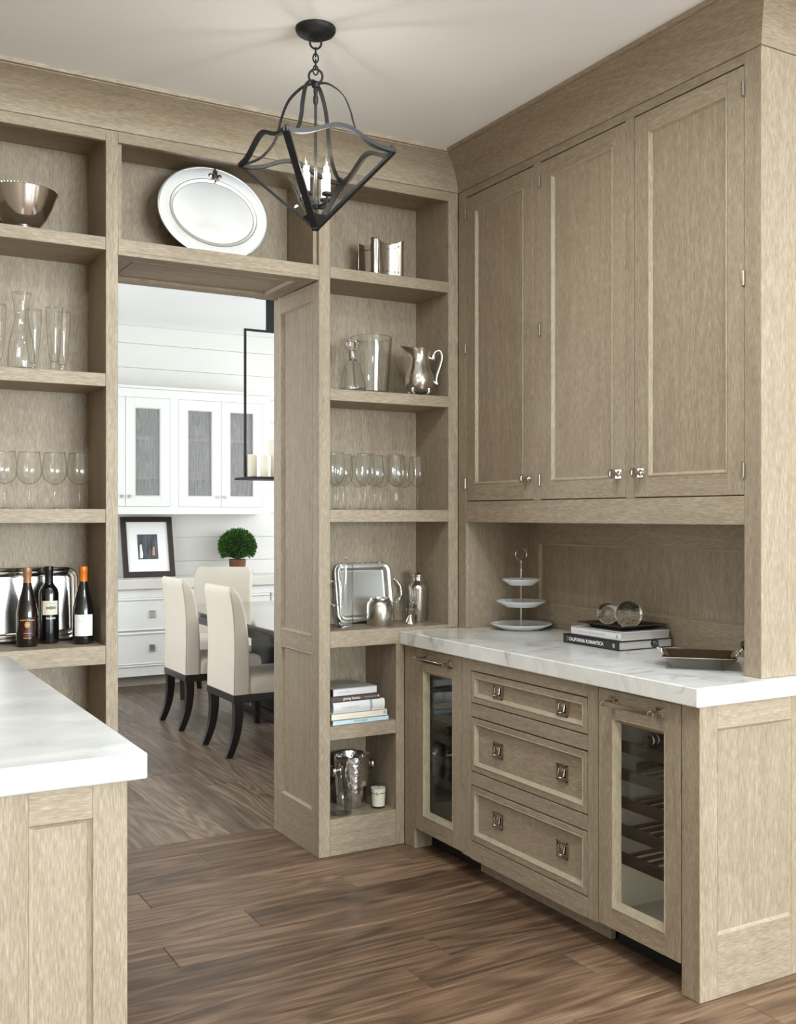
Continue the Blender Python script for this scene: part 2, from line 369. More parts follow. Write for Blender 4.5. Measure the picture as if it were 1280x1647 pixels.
# ---------------------------------------------------------------- measures of the place (metres)
XC, XU, YB, YE = 2.28, 2.56, 3.93, 2.205        # base-cabinet face, upper-cabinet face, bookcase face, cabinet ends
XL = .60                                        # left base cabinet face
ZC, ZCD = 3.013, 3.10                           # ceilings: pantry and kitchen / dining room
JB, YBK = 4.41, 4.215                           # back of the opening, back of the shelves
YD = 9.05                                       # far wall of the dining room

# ---------------------------------------------------------------- shell
fl = struct('floor', MB().box(-3.2, 5.3, -8.2, 9.4, -.12, -.012), plain('sub_floor', (52, 40, 32), .6))
def plank(x0, x1, y0, y1, m, dz=0): obj('plank', MB().box(x0+.0006, x1-.0006, y0+.0006, y1-.0006, -.03, dz, .0013), m, fl)
pitch = .1755; y0 = 3.03+8*pitch
row = {(3.03+k*pitch): c for k, c in {3: [.7, 1.853], 2: [1.387, 2.9], 1: [1.034, 2.7], 0: [2.35], -1: [1.83], -2: [1.655], -3: [2.155, .9], -4: [1.3, 2.9], 4: [1.1, 2.2], 5: [2.05], 6: [1.45, 2.4], 7: [1.15, 2.2], -5: [1.9], -6: [.6, 2.4], -7: [1.5], -8: [.4, 2.2], -9: [1.2]}.items()}
for yy, cs in row.items():
    xs = [-.6]+sorted(cs)+[4.2]
    for a, b in zip(xs, xs[1:]): plank(a, b, yy, yy+pitch, FX, random.uniform(-.0007, 0))
struct_y = 3.03+8*pitch
for k in range(-3, 16):
    xa = 1.318+k*.1765; yy = struct_y-random.uniform(0, 1.3) if k not in (0, 1, 2) else struct_y-[.9, .2, .6][k]
    while yy < YD:
        ye = yy+random.uniform(1.1, 1.9)
        if ye > struct_y: plank(xa, xa+.1765, max(yy, struct_y), min(ye, YD), FY, random.uniform(-.0007, 0))
        yy = ye
obj('plank', MB().box(-3.2, 5.3, -8.2, 3.03-9*pitch, -.03, -.0005), FX, fl)
obj('plank', MB().box(-3.2, -.6, 3.03-9*pitch, 3.03, -.03, -.0005), FX, fl)
obj('plank', MB().box(4.2, 5.3, 3.03-9*pitch, 9.3, -.03, -.0005), FX, fl)
obj('plank', MB().box(-3.2, .788, struct_y, 9.3, -.03, -.0005), FY, fl)
struct('ceiling', MB().box(-3.2, 5.3, -8.2, 4.42, ZC, ZC+.12), CEIL)
struct('ceiling', MB().box(-.3, 5.8, 4.42, 9.3, ZCD, ZCD+.12), CEIL)
def window_wall(name, axis, pos, a0, a1, z1, wins, zb, zt, inward, m=WALLP):
    """wall with real openings; axis 0: wall at x=pos, axis 1: wall at y=pos; thickness goes outwards"""
    th = .16*(-inward); mb = MB(); P = (lambda a, b, h: (pos+h, a, b)) if axis == 0 else (lambda a, b, h: (a, pos+h, b))
    edges = []; cur = a0
    for c, w in sorted(wins):
        mb.box(cur, c-w/2, 0, z1, 0, th, 0, P); mb.box(c-w/2, c+w/2, 0, zb, 0, th, 0, P); mb.box(c-w/2, c+w/2, zt, z1, 0, th, 0, P); cur = c+w/2
    mb.box(cur, a1, 0, z1, 0, th, 0, P)
    struct(name, mb, m)
    for c, w in wins:
        f = MB(); global WN; WN += 1
        for u0, u1, v0, v1 in ((c-w/2, c-w/2+.05, zb, zt), (c+w/2-.05, c+w/2, zb, zt), (c-w/2, c+w/2, zb, zb+.06), (c-w/2, c+w/2, zt-.05, zt)): f.box(u0, u1, v0, v1, th*.2, th*.55, 0, P)
        wo = struct('window_%d' % WN, f, WHITE)
        for k in (1, 2): obj('muntin', MB().box(c-w/2+w*k/3-.011, c-w/2+w*k/3+.011, zb+.06, zt-.05, th*.28, th*.45, 0, P), WHITE, wo)
        for k in (1, 2, 3): obj('muntin', MB().box(c-w/2+.05, c+w/2-.05, zb+(zt-zb)*k/4-.011, zb+(zt-zb)*k/4+.011, th*.29, th*.44, 0, P), WHITE, wo)
WN = 0
window_wall('wall_back', 1, -8.0, -3.2, 5.0, ZC, KW, .28, 2.74, 1)  # windows here and in the right wall are invented to light the room
window_wall('wall_right', 0, 4.94, -8.0, 2.3, ZC, KR, .28, 2.74, -1)
window_wall('wall_dining_left', 0, 0.0, 4.42, YD, ZCD, DL, .75, 2.72, 1)
window_wall('wall_dining_right', 0, 5.45, 4.42, YD, ZCD, DR, .75, 2.72, -1)
struct('wall_left', MB().box(-3.2, -3.04, -8.0, 2.3, 0, ZC), WALLP)
struct('wall_pantry_left', MB().box(.16, .32, 2.22, YB+.02, 0, ZC), WZ)
struct('wall_front_left', MB().box(-3.04, .16, 2.22, 2.36, 0, ZC), WALLP)
struct('wall_front_right', MB().box(3.2, 4.94, 2.22, 2.36, 0, ZC), WALLP)
struct('wall_pantry_right', MB().box(2.96, 3.2, 2.24, 4.41, 0, ZC), WALLP)
# wall between pantry and dining room, on both sides of and above the opening
struct('wall_middle', MB().box(-.0, 1.009, 4.235, JB-.002, 0, ZCD).box(1.009, 1.886, 4.235, JB-.002, 2.436, ZCD).box(1.886, 5.45, 4.235, JB-.002, 0, ZCD), WALLP)
wf = struct('wall_far', MB().box(-.3, 5.8, YD+.012, YD+.16, 0, ZCD+.1), WALLP)
for k in range(-4, 11):                                   # painted shiplap boards
    z0 = 1.026+k*.213
    if z0 < ZCD: obj('board', MB().box(0, 5.45, YD-.006, YD+.012, z0+.0012, min(z0+.213, ZCD)-.0012, .0015), WALLP, wf)

# crown moulding, swept along bookcase, upper cabinets and their end (real mitres)
cr = [(0, 2.887), (.0035, 2.888), (.004, 2.890)]
for i in range(9):
    t = i/8; p = ((1-t)**2*.004+2*t*(1-t)*.034+t*t*.15, (1-t)**2*2.891+2*t*(1-t)*2.972+t*t*2.997); cr.append(p)
cr += [(.150, 3.000), (.164, 3.000), (.166, 3.004), (.166, 3.0131), (0, 3.0131)]
def crown(name, pts):
    """pts: path corners, each with the outward offset direction (dx, dy) per unit of projection"""
    mb = MB(); ls = [[(x+dx*h, y+dy*h, z) for h, z in cr] for (x, y), (dx, dy) in pts]
    mb.loops(ls, True, True, True); return mb
t1 = struct('trim_1', crown('c', [((.30, YB), (0, -1)), ((XU, YB), (-1, -1))]), WX); t1['label'] = 'coved oak crown over the bookcases'
t2 = struct('trim_2', crown('c', [((XU, YB), (-1, -1)), ((XU, YE+.017), (-1, -1))]), WY); t2['label'] = 'coved oak crown over the upper cabinets'
struct('trim_3', crown('c', [((XU, YE+.017), (-1, -1)), ((3.3, YE+.017), (0, -1))]), WX)

# ---------------------------------------------------------------- built-in bookcases
SH = [(2.434, 2.482), (1.920, 1.969), (1.407, 1.459)]     # three upper shelves (bottom, top)
DM = [(0, 0), (.0008, .0012), (.004, .002), (.006, -.001), (.010, -.008), (.012, -.011)]   # panel moulding
def bookcase(label, x0, x1, xs0, xs1, lowx0, lowx1, side):
    """x0..x1 inside width above the counter, xs = outer stile edges, low = inside width below the counter"""
    t = thing('built_in_bookcase', label, 'bookcase', ((x0+x1)/2, YB, 0))
    o = lambda n, mb, m, **k: obj(n, mb, m, t, True, **k)
    # face stiles
    if side == 'R':
        o('stile', MB().box(xs0, x0, YB, YB+.02, 0, 2.8865, .0015), WZ); o('stile', MB().box(x1, xs1, YB, YB+.02, .931, 2.8865, .0015), WZ)
        o('stile', MB().box(lowx1, XC-.001, YB, YB+.02, 0, .876, .0015), WZ)
    else:
        o('stile', MB().box(x1, xs1, YB, YB+.02, 0, 2.8865, .0015), WZ); o('stile', MB().box(xs0, x0, YB, YB+.02, .931, 2.8865, .0015), WZ)
        o('stile', MB().box(XL+.001, lowx0, YB, YB+.02, 0, .876, .0015), WZ)
    o('rail', MB().box(x0, x1, YB, YB+.02, 2.845, 2.8865, .001), WX)
    o('top_board', MB().box(x0, x1, YB+.02, YBK, 2.872, 2.8865), WX)
    for z0, z1 in SH:
        o('shelf', MB().box(x0+.0005, x1-.0005, YB+.0008, YBK, z0, z1, .0015), WX)
    o('shelf', MB().box(x0+.0005, x1-.0005, YB+.0008, YBK, .876, .946, .0015), WX)
    o('shelf', MB().box(lowx0+.0005, lowx1-.0005, YB+.0008, YBK, .487, .545, .0015), WX)
    o('bottom_rail', MB().box(lowx0+.0005, lowx1-.0005, YB, YB+.02, 0, .1535, .0015), WX)
    o('shelf', MB().box(lowx0+.0005, lowx1-.0005, YB+.02, YBK, .135, .1535, 0), WX)
    o('back_panel', MB().box(min(x0, lowx0)-.02, max(x1, lowx1)+.02, YBK, YBK+.02, 0, 2.8865), WZ)
    o('side_panel', MB().box(x0-.018, x0, YB+.02, YBK, 0 if side == 'R' else .876, 2.8865), WZ)
    o('side_panel', MB().box(x1, x1+.018, YB+.02, YBK, .876 if side == 'R' else 0, 2.8865), WZ)
    xx = lowx1 if side == 'R' else lowx0-.018
    o('side_panel', MB().box(xx, xx+.018, YB+.02, YBK, 0, .876), WZ)
    return t
bR = bookcase('open oak bookcase between the doorway and the corner cabinets', 1.918, 2.507, 1.866, 2.558, 1.918, 2.237, 'R')
bL = bookcase('open oak bookcase left of the doorway, holding bottles and stemware', .372, .982, .322, 1.028, .643, .982, 'L')
def jamb(t, P, wood_rail):
    # one frame with two recessed panels
    for y0, y1 in ((YB+.0205, 3.997), (4.328, JB)):
        obj('jamb_stile', MB().box(y0, y1, 0, 2.418, -.018, 0, .0012, P), WZ, t, True)
    for z0, z1 in ((0, .183), (.85, .92), (2.35, 2.418)):
        obj('jamb_rail', MB().box(3.997, 4.328, z0, z1, -.018, -.0002, .0008, P), WY, t, True)
    for z0, z1 in ((.183, .85), (.92, 2.35)):
        p = obj('jamb_panel', MB().box(4.007, 4.318, z0+.01, z1-.01, -.018, -.011, 0, P), WZ, t, True)
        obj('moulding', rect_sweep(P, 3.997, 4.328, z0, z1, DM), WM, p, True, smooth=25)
jamb(bR, PX(1.866), WY); jamb(bL, PXp(1.028), WY)
t = thing('over_door_shelf', 'oak shelf box bridging the doorway, holding the oval platter', 'shelf', (1.447, YB, 2.42))
o_ = lambda n, mb, m, **k: obj(n, mb, m, t, True, **k)
o_('shelf', MB().box(1.0285, 1.8655, YB, YBK, 2.434, 2.482, .0015), WX)
o_('rail', MB().box(1.0285, 1.8655, YB, YB+.02, 2.845, 2.8865, .001), WX)
o_('top_board', MB().box(1.0285, 1.8655, YB+.02, YBK, 2.872, 2.8865), WX)
o_('back_panel', MB().box(1.048, 1.846, YBK, YBK+.018, 2.482, 2.8865), WZ)
PD = lambda a, b, h: (a, b, 2.434-.014-h)                 # the soffit faces down
o_('soffit_rail', MB().box(1.0285, 1.8655, YB+.0005, YB+.075, -.014, 0, .001, PD), WX)
o_('soffit_rail', MB().box(1.0285, 1.8655, 4.335, JB, -.014, 0, .001, PD), WX)
o_('soffit_stile', MB().box(1.0285, 1.105, YB+.075, 4.335, -.014, -.0002, .001, PD), WY); o_('soffit_stile', MB().box(1.79, 1.8655, YB+.075, 4.335, -.014, -.0002, .001, PD), WY)
p = o_('soffit_panel', MB().box(1.105, 1.79, YB+.075, 4.335, -.014, -.010, 0, PD), WX)
obj('moulding', rect_sweep(PD, 1.105, 1.79, YB+.075, 4.335, DM), WX, p, True, smooth=25)
o_('side_panel', MB().box(1.0285, 1.0465, YB+.02, YBK, 2.482, 2.872), WZ); o_('side_panel', MB().box(1.8475, 1.8655, YB+.02, YBK, 2.482, 2.872), WZ)

# ---------------------------------------------------------------- upper cabinet over the counter
U = thing('upper_cabinet', 'tall three-door oak cabinet with an open niche above the veined marble counter', 'cabinet', (2.75, 3.07, .931))
u_ = lambda n, mb, m, **k: obj(n, mb, m, U, True, **k)
PU = PX(XU); YP = YE+.017
u_('stile', MB().box(3.868, YB-.0005, .931, 2.8865, -.02, 0, .0012, PU), WZ)
u_('stile', MB().box(3.331, 3.374, 1.496, 2.853, -.02, 0, .0008, PU), WZ); u_('stile', MB().box(2.787, 2.831, 1.496, 2.853, -.02, 0, .0008, PU), WZ)
u_('stile', MB().box(YP+.0008, 2.289, .931, 2.8865, -.02, 0, .0008, PU), WZ)
u_('rail', MB().box(2.2895, 3.8675, 2.853, 2.8865, -.02, -.0002, .0008, PU), WY); u_('rail', MB().box(2.2895, 3.8675, 1.405, 1.496, -.02, -.0002, .0012, PU), WY)
u_('carcass', MB().box(2.588, 2.95, 2.31, 3.92, 1.425, 2.8865), WZ)
u_('niche_side', MB().box(XU+.02, 2.925, 3.868, 3.886, .931, 1.424), WZ, label='oak side of the open niche')
u_('niche_side', MB().box(XU+.02, 2.925, 2.271, 2.289, .931, 1.424), WZ)
framed(U, 'niche_back', PX(2.905), -.02, 2.29, 3.867, .931, 1.424, .076, .111, .104, .02, DM, WY)
u_('end_panel', MB().box(XU+.0002, 3.2, YP, YP+.018, .931, 2.8865, .0012), WZ)
def knob(parent, y, z):
    k = obj('knob', MB().box(-.017, .017, -.017, .017, 0, .004, .0015).lathe([(.012, .004), (.007, .010), (.006, .020), (.010, .026), (.0165, .029), (.0175, .034), (.0165, .040), (.010, .0425), (0, .043)], 12), NICKEL, parent, smooth=40)
    k.rotation_euler = (0, R(-90), 0); k.location = Vector((XU, y, z))-LOC[U.name]; return k
for (y1, y0, ky, hy) in ((3.866, 3.376, 3.407, 3.867), (3.329, 2.833, 2.866, 3.33), (2.785, 2.291, 2.752, 2.29)):
    d = framed(U, 'door', PU, -.02, y0, y1, 1.500, 2.848, .068, .067, .071, .02, DM, WY)
    knob(d, ky, 1.585)
    for hz in (2.775, 2.18, 1.577):
        h = MB(); h.lathe([(.003, -.026), (.0058, -.023), (.0058, .023), (.003, .026)], 10)
        for q in (-.012, 0, .012): h.lathe([(.0064, q-.0015), (.0064, q+.0015)], 10)
        h.xf(Matrix.Translation((XU-.004, hy, hz))); obj('hinge', h, NICKEL, d, True, label='small nickel butt hinge')

# ---------------------------------------------------------------- base cabinets on the right
B = thing('drawer_cabinet', 'oak base cabinet with three drawers between the two wine coolers', 'cabinet', (2.6, 3.06, 0))
b_ = lambda n, mb, m, **k: obj(n, mb, m, B, True, **k)
PB = PX(XC)
b_('post', MB().box(3.846, YB-.0005, 0, .8725, -.09, 0, .0012, PB), WZ)
b_('stile', MB().box(3.4105, 3.473, .085, .8725, -.02, 0, .001, PB), WZ); b_('stile', MB().box(2.656, 2.7075, .085, .8725, -.02, 0, .001, PB), WZ)
for z0, z1 in ((.825, .8725), (.645, .696), (.376, .4265), (.082, .1515)): b_('rail', MB().box(2.708, 3.410, z0, z1, -.02, -.0002, .001, PB), WY)
b_('toe_kick', MB().box(2.692, 3.472, 0, .082, -.11, -.09, 0, PB), WY)
b_('carcass', MB().box(XC+.040, 2.94, 2.70, 3.42, .083, .8725), EBONY)  # dark colour stands in for the shade inside the drawer gaps
framed(B, 'end_panel', PY(YE), -.073, XC+.0002, 2.751, 0, .8725, .074, .073, .186, .02, [(0, 0), (.001, -.002), (.006, -.006), (.008, -.009)], WX)
b_('end_board', MB().box(2.7515, 2.95, YE, YE+.073, 0, .8725, .001), WX)
DD = [(0, 0), (.001, .0015), (.004, .002), (.007, -.002), (.012, -.010), (.015, -.013)]
def drawer_pull(parent, y, z):
    mb = MB(); s = .030
    mb.box(-s, s, -s, s, 0, .0025, .0008)
    for k in range(4):
        a = k*pi/2; mb.add([], []); st = len(mb.v); mb.box(-s, s, s-.006, s, .0025, .006, .001); mb.xf(Matrix.Rotation(a, 4, 'Z'), st)
    mb.box(-.012, .012, -.003, .013, .0025, .005)
    # swinging bail in the middle
    mb.tube([(-.015, .014, .006), (-.015, -.009, .010), (-.010, -.016, .012), (.010, -.016, .012), (.015, -.009, .010), (.015, .014, .006)], .0036, 8)
    mb.box(-.009, .009, -.010, .008, .004, .009, .001)
    o = obj('pull', mb, NICKEL_DK, parent, smooth=30); o.matrix_local = Matrix.Translation(Vector((XC+.0125, y, z))-LOC[B.name]) @ Matrix(((0, 0, -1, 0), (-1, 0, 0, 0), (0, 1, 0, 0), (0, 0, 0, 1)))
    return o
for z0, z1, pz in ((.7005, .8205, .765), (.431, .640, .539), (.156, .371, .272)):
    d = framed(B, 'drawer', PB, -.02, 2.710, 3.408, z0, z1, .020, .020, .022, .02, DD, WY, top=WY)
    drawer_pull(d, 3.241, pz); drawer_pull(d, 2.854, pz)
GM = [(0, 0), (.001, .0015), (.004, .001), (.009, -.007), (.014, -.012), (.018, -.021), (.020, -.024)]
def bar_pull(parent, root, ya, yb, z):
    mb = MB(); x = XC
    for y in (ya, yb):
        mb.box(x-.003, x, y-.018, y+.018, z-.018, z+.018, .001); mb.box(x-.006, x-.003, y-.013, y+.013, z-.013, z+.013, .001)
        mb.box(x-.046, x-.006, y-.007, y+.007, z-.007, z+.007, .001); mb.ball((x-.044, y, z), .011, 10)
    mb.box(x-.053, x-.037, min(ya, yb)-.022, max(ya, yb)+.022, z-.007, z+.007, .002)
    return obj('bar_pull', mb, NICKEL, parent, True, smooth=30)
def cooler(label, y0, y1, dark):
    t = thing('wine_cooler', label, 'wine cooler', (2.58, (y0+y1)/2, 0), group='built-in wine coolers')
    c = lambda n, mb, m, **k: obj(n, mb, m, t, True, **k)
    d = framed(t, 'door', PB, -.026, y0+.002, y1-.002, .09, .866, .064, .088, .066, .02, GM, WY, panel=False)
    obj('glass_pane', MB().box(y0+.08, y1-.08, .17, .765, -.0275, -.0235, 0, PB), PANE, d, True)
    bar_pull(d, t, y1-.078, y0+.085, .83)
    i0, i1 = y0+.016, y1-.016
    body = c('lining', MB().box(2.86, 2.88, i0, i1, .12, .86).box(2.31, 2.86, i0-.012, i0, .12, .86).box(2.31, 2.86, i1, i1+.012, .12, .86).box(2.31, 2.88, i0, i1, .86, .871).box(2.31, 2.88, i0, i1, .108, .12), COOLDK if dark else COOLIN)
    mb = MB(); pr = [(2.60, .12), (2.62, .165), (2.655, .195), (2.70, .205), (2.86, .205), (2.86, .12)]
    mb.prism([(x, z) for x, z in pr], lambda a, b, h: (a, h, b), i0, i1); obj('compressor_cover', mb, COOLDK if dark else COOLIN, body, True)
    c('kick_plate', MB().box(2.368, 2.38, y0+.002, y1-.002, .004, .09), BLACK, label='black toe-kick grille')
    zs = [.772-.0915*k for k in range(6)]
    for k, z in enumerate(zs):
        r = c('rack', MB().box(2.318, 2.334, i0+.004, i1-.004, z-.019, z+.017, .002), RACK)
        rb = MB()
        for q in range(7): yy = i0+.02+q*(i1-i0-.04)/6; rb.box(2.335, 2.84, yy-.008, yy+.008, z-.017, z-.009)
        for xx in (2.36, 2.6, 2.83): rb.box(xx-.006, xx+.006, i0+.003, i1-.003, z-.0195, z-.0172)
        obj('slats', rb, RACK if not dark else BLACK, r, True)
    if not dark:                                          # the cooler's own LED strip behind the door frame
        led = area('cooler_led', (2.335, i0+.006, .49), (R(-90), 0, 0), .012, .70, 2.6, (1, .95, .86)); led.rotation_euler = (R(-90), 0, R(-35))
    return t, zs
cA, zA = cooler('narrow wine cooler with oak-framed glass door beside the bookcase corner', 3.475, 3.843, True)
cB, zB = cooler('oak-framed glass-door wine cooler nearest the room, at the end of the marble counter', 2.28, 2.654, False)
def lying_bottle(label, y, z, caps, grp):
    t = thing('wine_bottle', label, 'bottle', (2.345, y, z), group=grp, rot=(0, R(90), 0))
    obj('capsule', MB().lathe([(.0145, .003), (.0155, .0), (.0155, .06), (.014, .07)], 20), caps, t)
    obj('bottle_body', MB().lathe([(.014, .07), (.015, .085), (.026, .12), (.036, .165), (.0375, .19), (.0375, .29), (.034, .30), (0, .296)], 24), BOTTLE, t)
    return t
g = 'bottles lying in the wine coolers'
q = lying_bottle('dark wine bottle lying on the top rack of the near wine cooler', 2.50, zB[1]+.030, CAPS_K, g)
bn = obj('neck_band', MB().lathe([(.0159, .018), (.0159, .046)], 20, cap=False), WHITEP, q, label='white neck band')
obj('emblem', MB().lathe([(.0161, .024), (.0161, .040)], 20, cap=False), CAPS_K, bn)
lying_bottle('amber-foiled wine bottle on the top rack of the near wine cooler', 2.385, zB[1]+.030, CAPS_T, g)
lying_bottle('black-foiled wine bottle on the second rack of the near wine cooler', 2.53, zB[2]+.030, CAPS_K, g)
lying_bottle('black-foiled wine bottle at the right of the second rack in the near wine cooler', 2.40, zB[2]+.030, CAPS_K, g)
lying_bottle('wine bottle alone on the third rack of the near wine cooler', 2.40, zB[3]+.030, CAPS_K, g)
for k, nm in ((3, 'fourth'), (4, 'fifth')):
    lying_bottle('black wine bottle on the %s rack of the far wine cooler, at the left' % nm, 3.70, zA[k]+.030, CAPS_K, g)
    lying_bottle('black wine bottle on the %s rack of the far wine cooler, at the right' % nm, 3.60, zA[k]+.030, CAPS_K, g)
lying_bottle('black wine bottle on the lowest rack of the far wine cooler', 3.66, zA[5]+.030, CAPS_K, g)
tag(obj('countertop', MB().box(2.255-2.6, 2.955-2.6, 2.19-3.06, YB-.0008-3.06, -.057, 0, .003), MARBLE, loc=(2.6, 3.06, .9305)), 'thick white marble counter with grey veins over the wine coolers', 'countertop')

# ---------------------------------------------------------------- left counter
Lc = thing('base_cabinet', 'oak base cabinet with a recessed end panel at the left edge', 'cabinet', (.46, 3.06, 0))
framed(Lc, 'end_panel', PY(2.203), -.02, .322, .596, 0, .874, .073, .073, .18, .02, [(0, 0), (.001, -.002), (.006, -.006), (.010, -.010)], WX)
obj('carcass', MB().box(.322, .58, 2.2235, YB-.001, .0, .874), WZ, Lc, True)
PLx = PXp(XL)
obj('face_post', MB().box(.5805, .596, 2.2235, 2.30, 0, .874, .001), WZ, Lc, True); obj('face_post', MB().box(.5805, .60, 3.84, YB-.001, 0, .874, .001), WZ, Lc, True)
for k in range(3):
    a = 2.302+k*.512; framed(Lc, 'door', PXp(XL), -.019, a, a+.51, .10, .86, .064, .064, .07, .02, DM, WY)
tag(obj('countertop', MB().box(.322-.47, .629-.47, 2.185-3.06, YB-.0008-3.06, -.056, 0, .003), MARBLE2, loc=(.475, 3.06, .930)), 'pale honed marble counter in the left foreground', 'countertop')

# ---------------------------------------------------------------- things on the left shelves
Z1, Z2, Z3, Z4, Z5, Z6 = 2.4825, 1.9695, 1.4595, .9465, .5455, .154
t = thing('silver_bowl', 'polished silver footed bowl with a beaded rim on the top left shelf', 'bowl', (.704, 4.05, Z1))
obj('body', MB().lathe([(.050, 0), (.052, .004), (.046, .012), (.044, .020), (.058, .024), (.085, .055), (.106, .100), (.122, .146), (.126, .156), (.124, .157), (.118, .146), (.102, .100), (.08, .058), (.05, .030), (0, .026)], 48), SILVER, t)
rim = MB()
for k in range(64): rim.ball((.126*cos(k*2*pi/64), .126*sin(k*2*pi/64), .157), .0042, 6)
obj('beaded_rim', rim, SILVER, t)
# carafe with seal
t = thing('glass_carafe', 'clear flared glass carafe with a round embossed seal on the second left shelf', 'carafe', (.695, 4.02, Z2))
prof = [(.046, .002), (.0485, .012), (.0485, .05), (.047, .08), (.042, .11), (.034, .145), (.026, .175), (.0235, .20), (.0245, .225), (.029, .255), (.036, .288)]
obj('body', MB().lathe([(0, .003)]+prof, 40), GLASS, t); obj('base', MB().lathe([(0, 0), (.046, 0), (.0475, .006), (.044, .010), (0, .007)], 32), GLASS, t)
sd = -Vector((.695, 4.02)).normalized(); sm = MB()
for rr in (.012, .007): sm.tube([(rr*cos(a), rr*sin(a), 0) for a in [k*2*pi/20 for k in range(20)]], .0016, 6, True)
ang = math.atan2(sd.y, sd.x); sm.xf(Matrix.Translation((sd.x*.0355, sd.y*.0355, .140)) @ Matrix.Rotation(ang, 4, 'Z') @ Matrix.Rotation(R(78), 4, 'Y')); obj('seal', sm, CRYSTAL_W, t)
# pilsner glasses
def pilsner(label, loc):
    t = thing('pilsner_glass', label, 'glass', loc, group='tall pilsner glasses')
    obj('bowl', MB().lathe([(0, .040), (.010, .0405), (.0145, .046), (.018, .060), (.0225, .10), (.0265, .15), (.0295, .20), (.031, .245)], 32), GLASS, t)
    obj('foot', MB().lathe([(0, 0), (.022, 0), (.021, .004), (.016, .014), (.0125, .030), (.0135, .038), (.015, .044), (.010, .0405), (0, .040)], 24), GLASS, t); return t
p0 = pilsner('tall pilsner glass on the second left shelf, nearer of the pair right of the carafe', (.812, 4.02, Z2))
copy_thing(p0, (.856, 4.085, Z2), label='tall pilsner glass on the second left shelf, rightmost and set further back')
copy_thing(p0, (.752, 4.10, Z2), label='tall pilsner glass directly behind the carafe on the second left shelf')
copy_thing(p0, (.618, 4.06, Z2), label='tall pilsner glass cut by the left edge of the picture, second left shelf')
# wine glasses
def wineglass(label, loc, h, rb, grp):
    t = thing('wine_glass', label, 'wine glass', loc, group=grp); k = h/.215
    obj('bowl', MB().lathe([(0, .092*k), (.006, .0925*k), (rb*.45, .098*k), (rb*.75, .108*k), (rb*.93, .122*k), (rb, .138*k), (rb*.985, .155*k), (rb*.93, .18*k), (rb*.86, .202*k), (rb*.83, .215*k)], 36), GLASS, t)
    obj('rim', MB().tube([(rb*.83*cos(a), rb*.83*sin(a), .215*k) for a in [q*2*pi/32 for q in range(32)]], .0007, 5, True), CRYSTAL_W, t)
    obj('stem', MB().lathe([(0, .0925*k), (.0055, .0915*k), (.0036, .084*k), (.0031, .05*k), (.0034, .018), (.006, .008), (.010, .0045)], 14), GLASS, t)
    obj('foot', MB().lathe([(.004, .006), (.012, .0035), (rb*.8, .0016), (rb*.86, .0006), (rb*.86, 0), (0, 0)], 32), GLASS, t); return t
gl = 'stemmed glasses on the left bookcase'
w0 = wineglass('round wine glass on the third left shelf, first from the picture edge', (.640, 4.05, Z3), .212, .046, gl)
for x, nm in ((.728, 'second from the picture edge'), (.820, 'third from the picture edge'), (.912, 'nearest the doorway post')):
    copy_thing(w0, (x, 4.05, Z3), label='round wine glass on the third left shelf, '+nm)
# wine bottles
def wine_bottle(label, loc, burg, glassm, capm):
    t = thing('wine_bottle', label, 'bottle', loc, group='wine bottles in front of the silver tray')
    if burg: pr = [(0, .004), (.030, .0), (.0375, .003), (.0395, .010), (.0395, .118), (.037, .140), (.030, .172), (.0215, .206), (.0168, .228), (.0155, .240)]; ct = .238
    else: pr = [(0, .004), (.030, .0), (.0355, .003), (.0372, .010), (.0372, .188), (.0345, .204), (.026, .218), (.0178, .228), (.0155, .240)]; ct = .238
    obj('bottle_body', MB().lathe(pr, 40), glassm, t)
    obj('capsule', MB().lathe([(.0155, ct-.004), (.0160, ct), (.0155, .272), (.0165, .274), (.0168, .290), (.0160, .2935), (0, .2940)], 32), capm, t); return t
def on_bottle(mb, r, loc, z0, turn=0):
    """bend flat artwork (x across, y up) around a bottle, facing the camera side"""
    a0 = math.atan2(-loc[1], -loc[0])+turn
    return map_mb(mb, lambda x, y, z: (r*cos(a0+x/r), r*sin(a0+x/r), z0+y))
def bent_rect(w, h, n=16):
    mb = MB(); mb.loops([[(-w/2+w*k/n, -h/2, 0), (-w/2+w*k/n, h/2, 0)] for k in range(n+1)], False); return mb
l1 = (.722, 4.055, Z4); b1 = wine_bottle('dark sloped-shoulder wine bottle with tan foil and rust-coloured print', l1, True, BOTTLE_B, CAPS_T)
lb = obj('print_field', on_bottle(bent_rect(.062, .072), .0398, l1, .075), plain('dark_rust_field', (46, 16, 10), .4, var=.6), b1)
for wv, z, m in ((9, .101, GOLDP), (4, .061, RUST), (6, .052, GOLDP), (5, .043, RUST), (6, .034, GOLDP)):   # print too small to read: rows of ink marks
    if wv == 9:
        for k in range(9): obj('ink_line', on_bottle(map_mb(bent_rect(.0042, .0045, 2), lambda x, y, z, k=k: (x-.0245+k*.0061, y-.9*abs(k-4)**2*.00012, z)), .0401, l1, z), m, lb, smooth=0)
    else:
        for k in range(wv): obj('ink_line', on_bottle(map_mb(bent_rect(.0034, .0028, 2), lambda x, y, z, k=k, n=wv: (x+(k-(n-1)/2)*.0046, y, z)), .0401, l1, z), m, lb, smooth=0)
mb = MB(); mb.loops([[(.0095*cos(a)*q, .0115*sin(a)*q, 0) for a in [k*2*pi/20 for k in range(20)]] for q in (.001, .5, 1.0)], True); obj('crest', on_bottle(mb, .0401, l1, .083), GOLDP, lb)
mb = MB(); mb.loops([[(.0095*cos(a)*q, .0115*sin(a)*q, 0) for a in [k*2*pi/20 for k in range(20)]] for q in (.55, .7)], True); obj('crest_ring', on_bottle(mb, .0403, l1, .083), RUST, lb)
l2 = (.812, 4.115, Z4); b2 = wine_bottle('square-shouldered dark wine bottle with black foil and a cream label', l2, False, BOTTLE, CAPS_K)
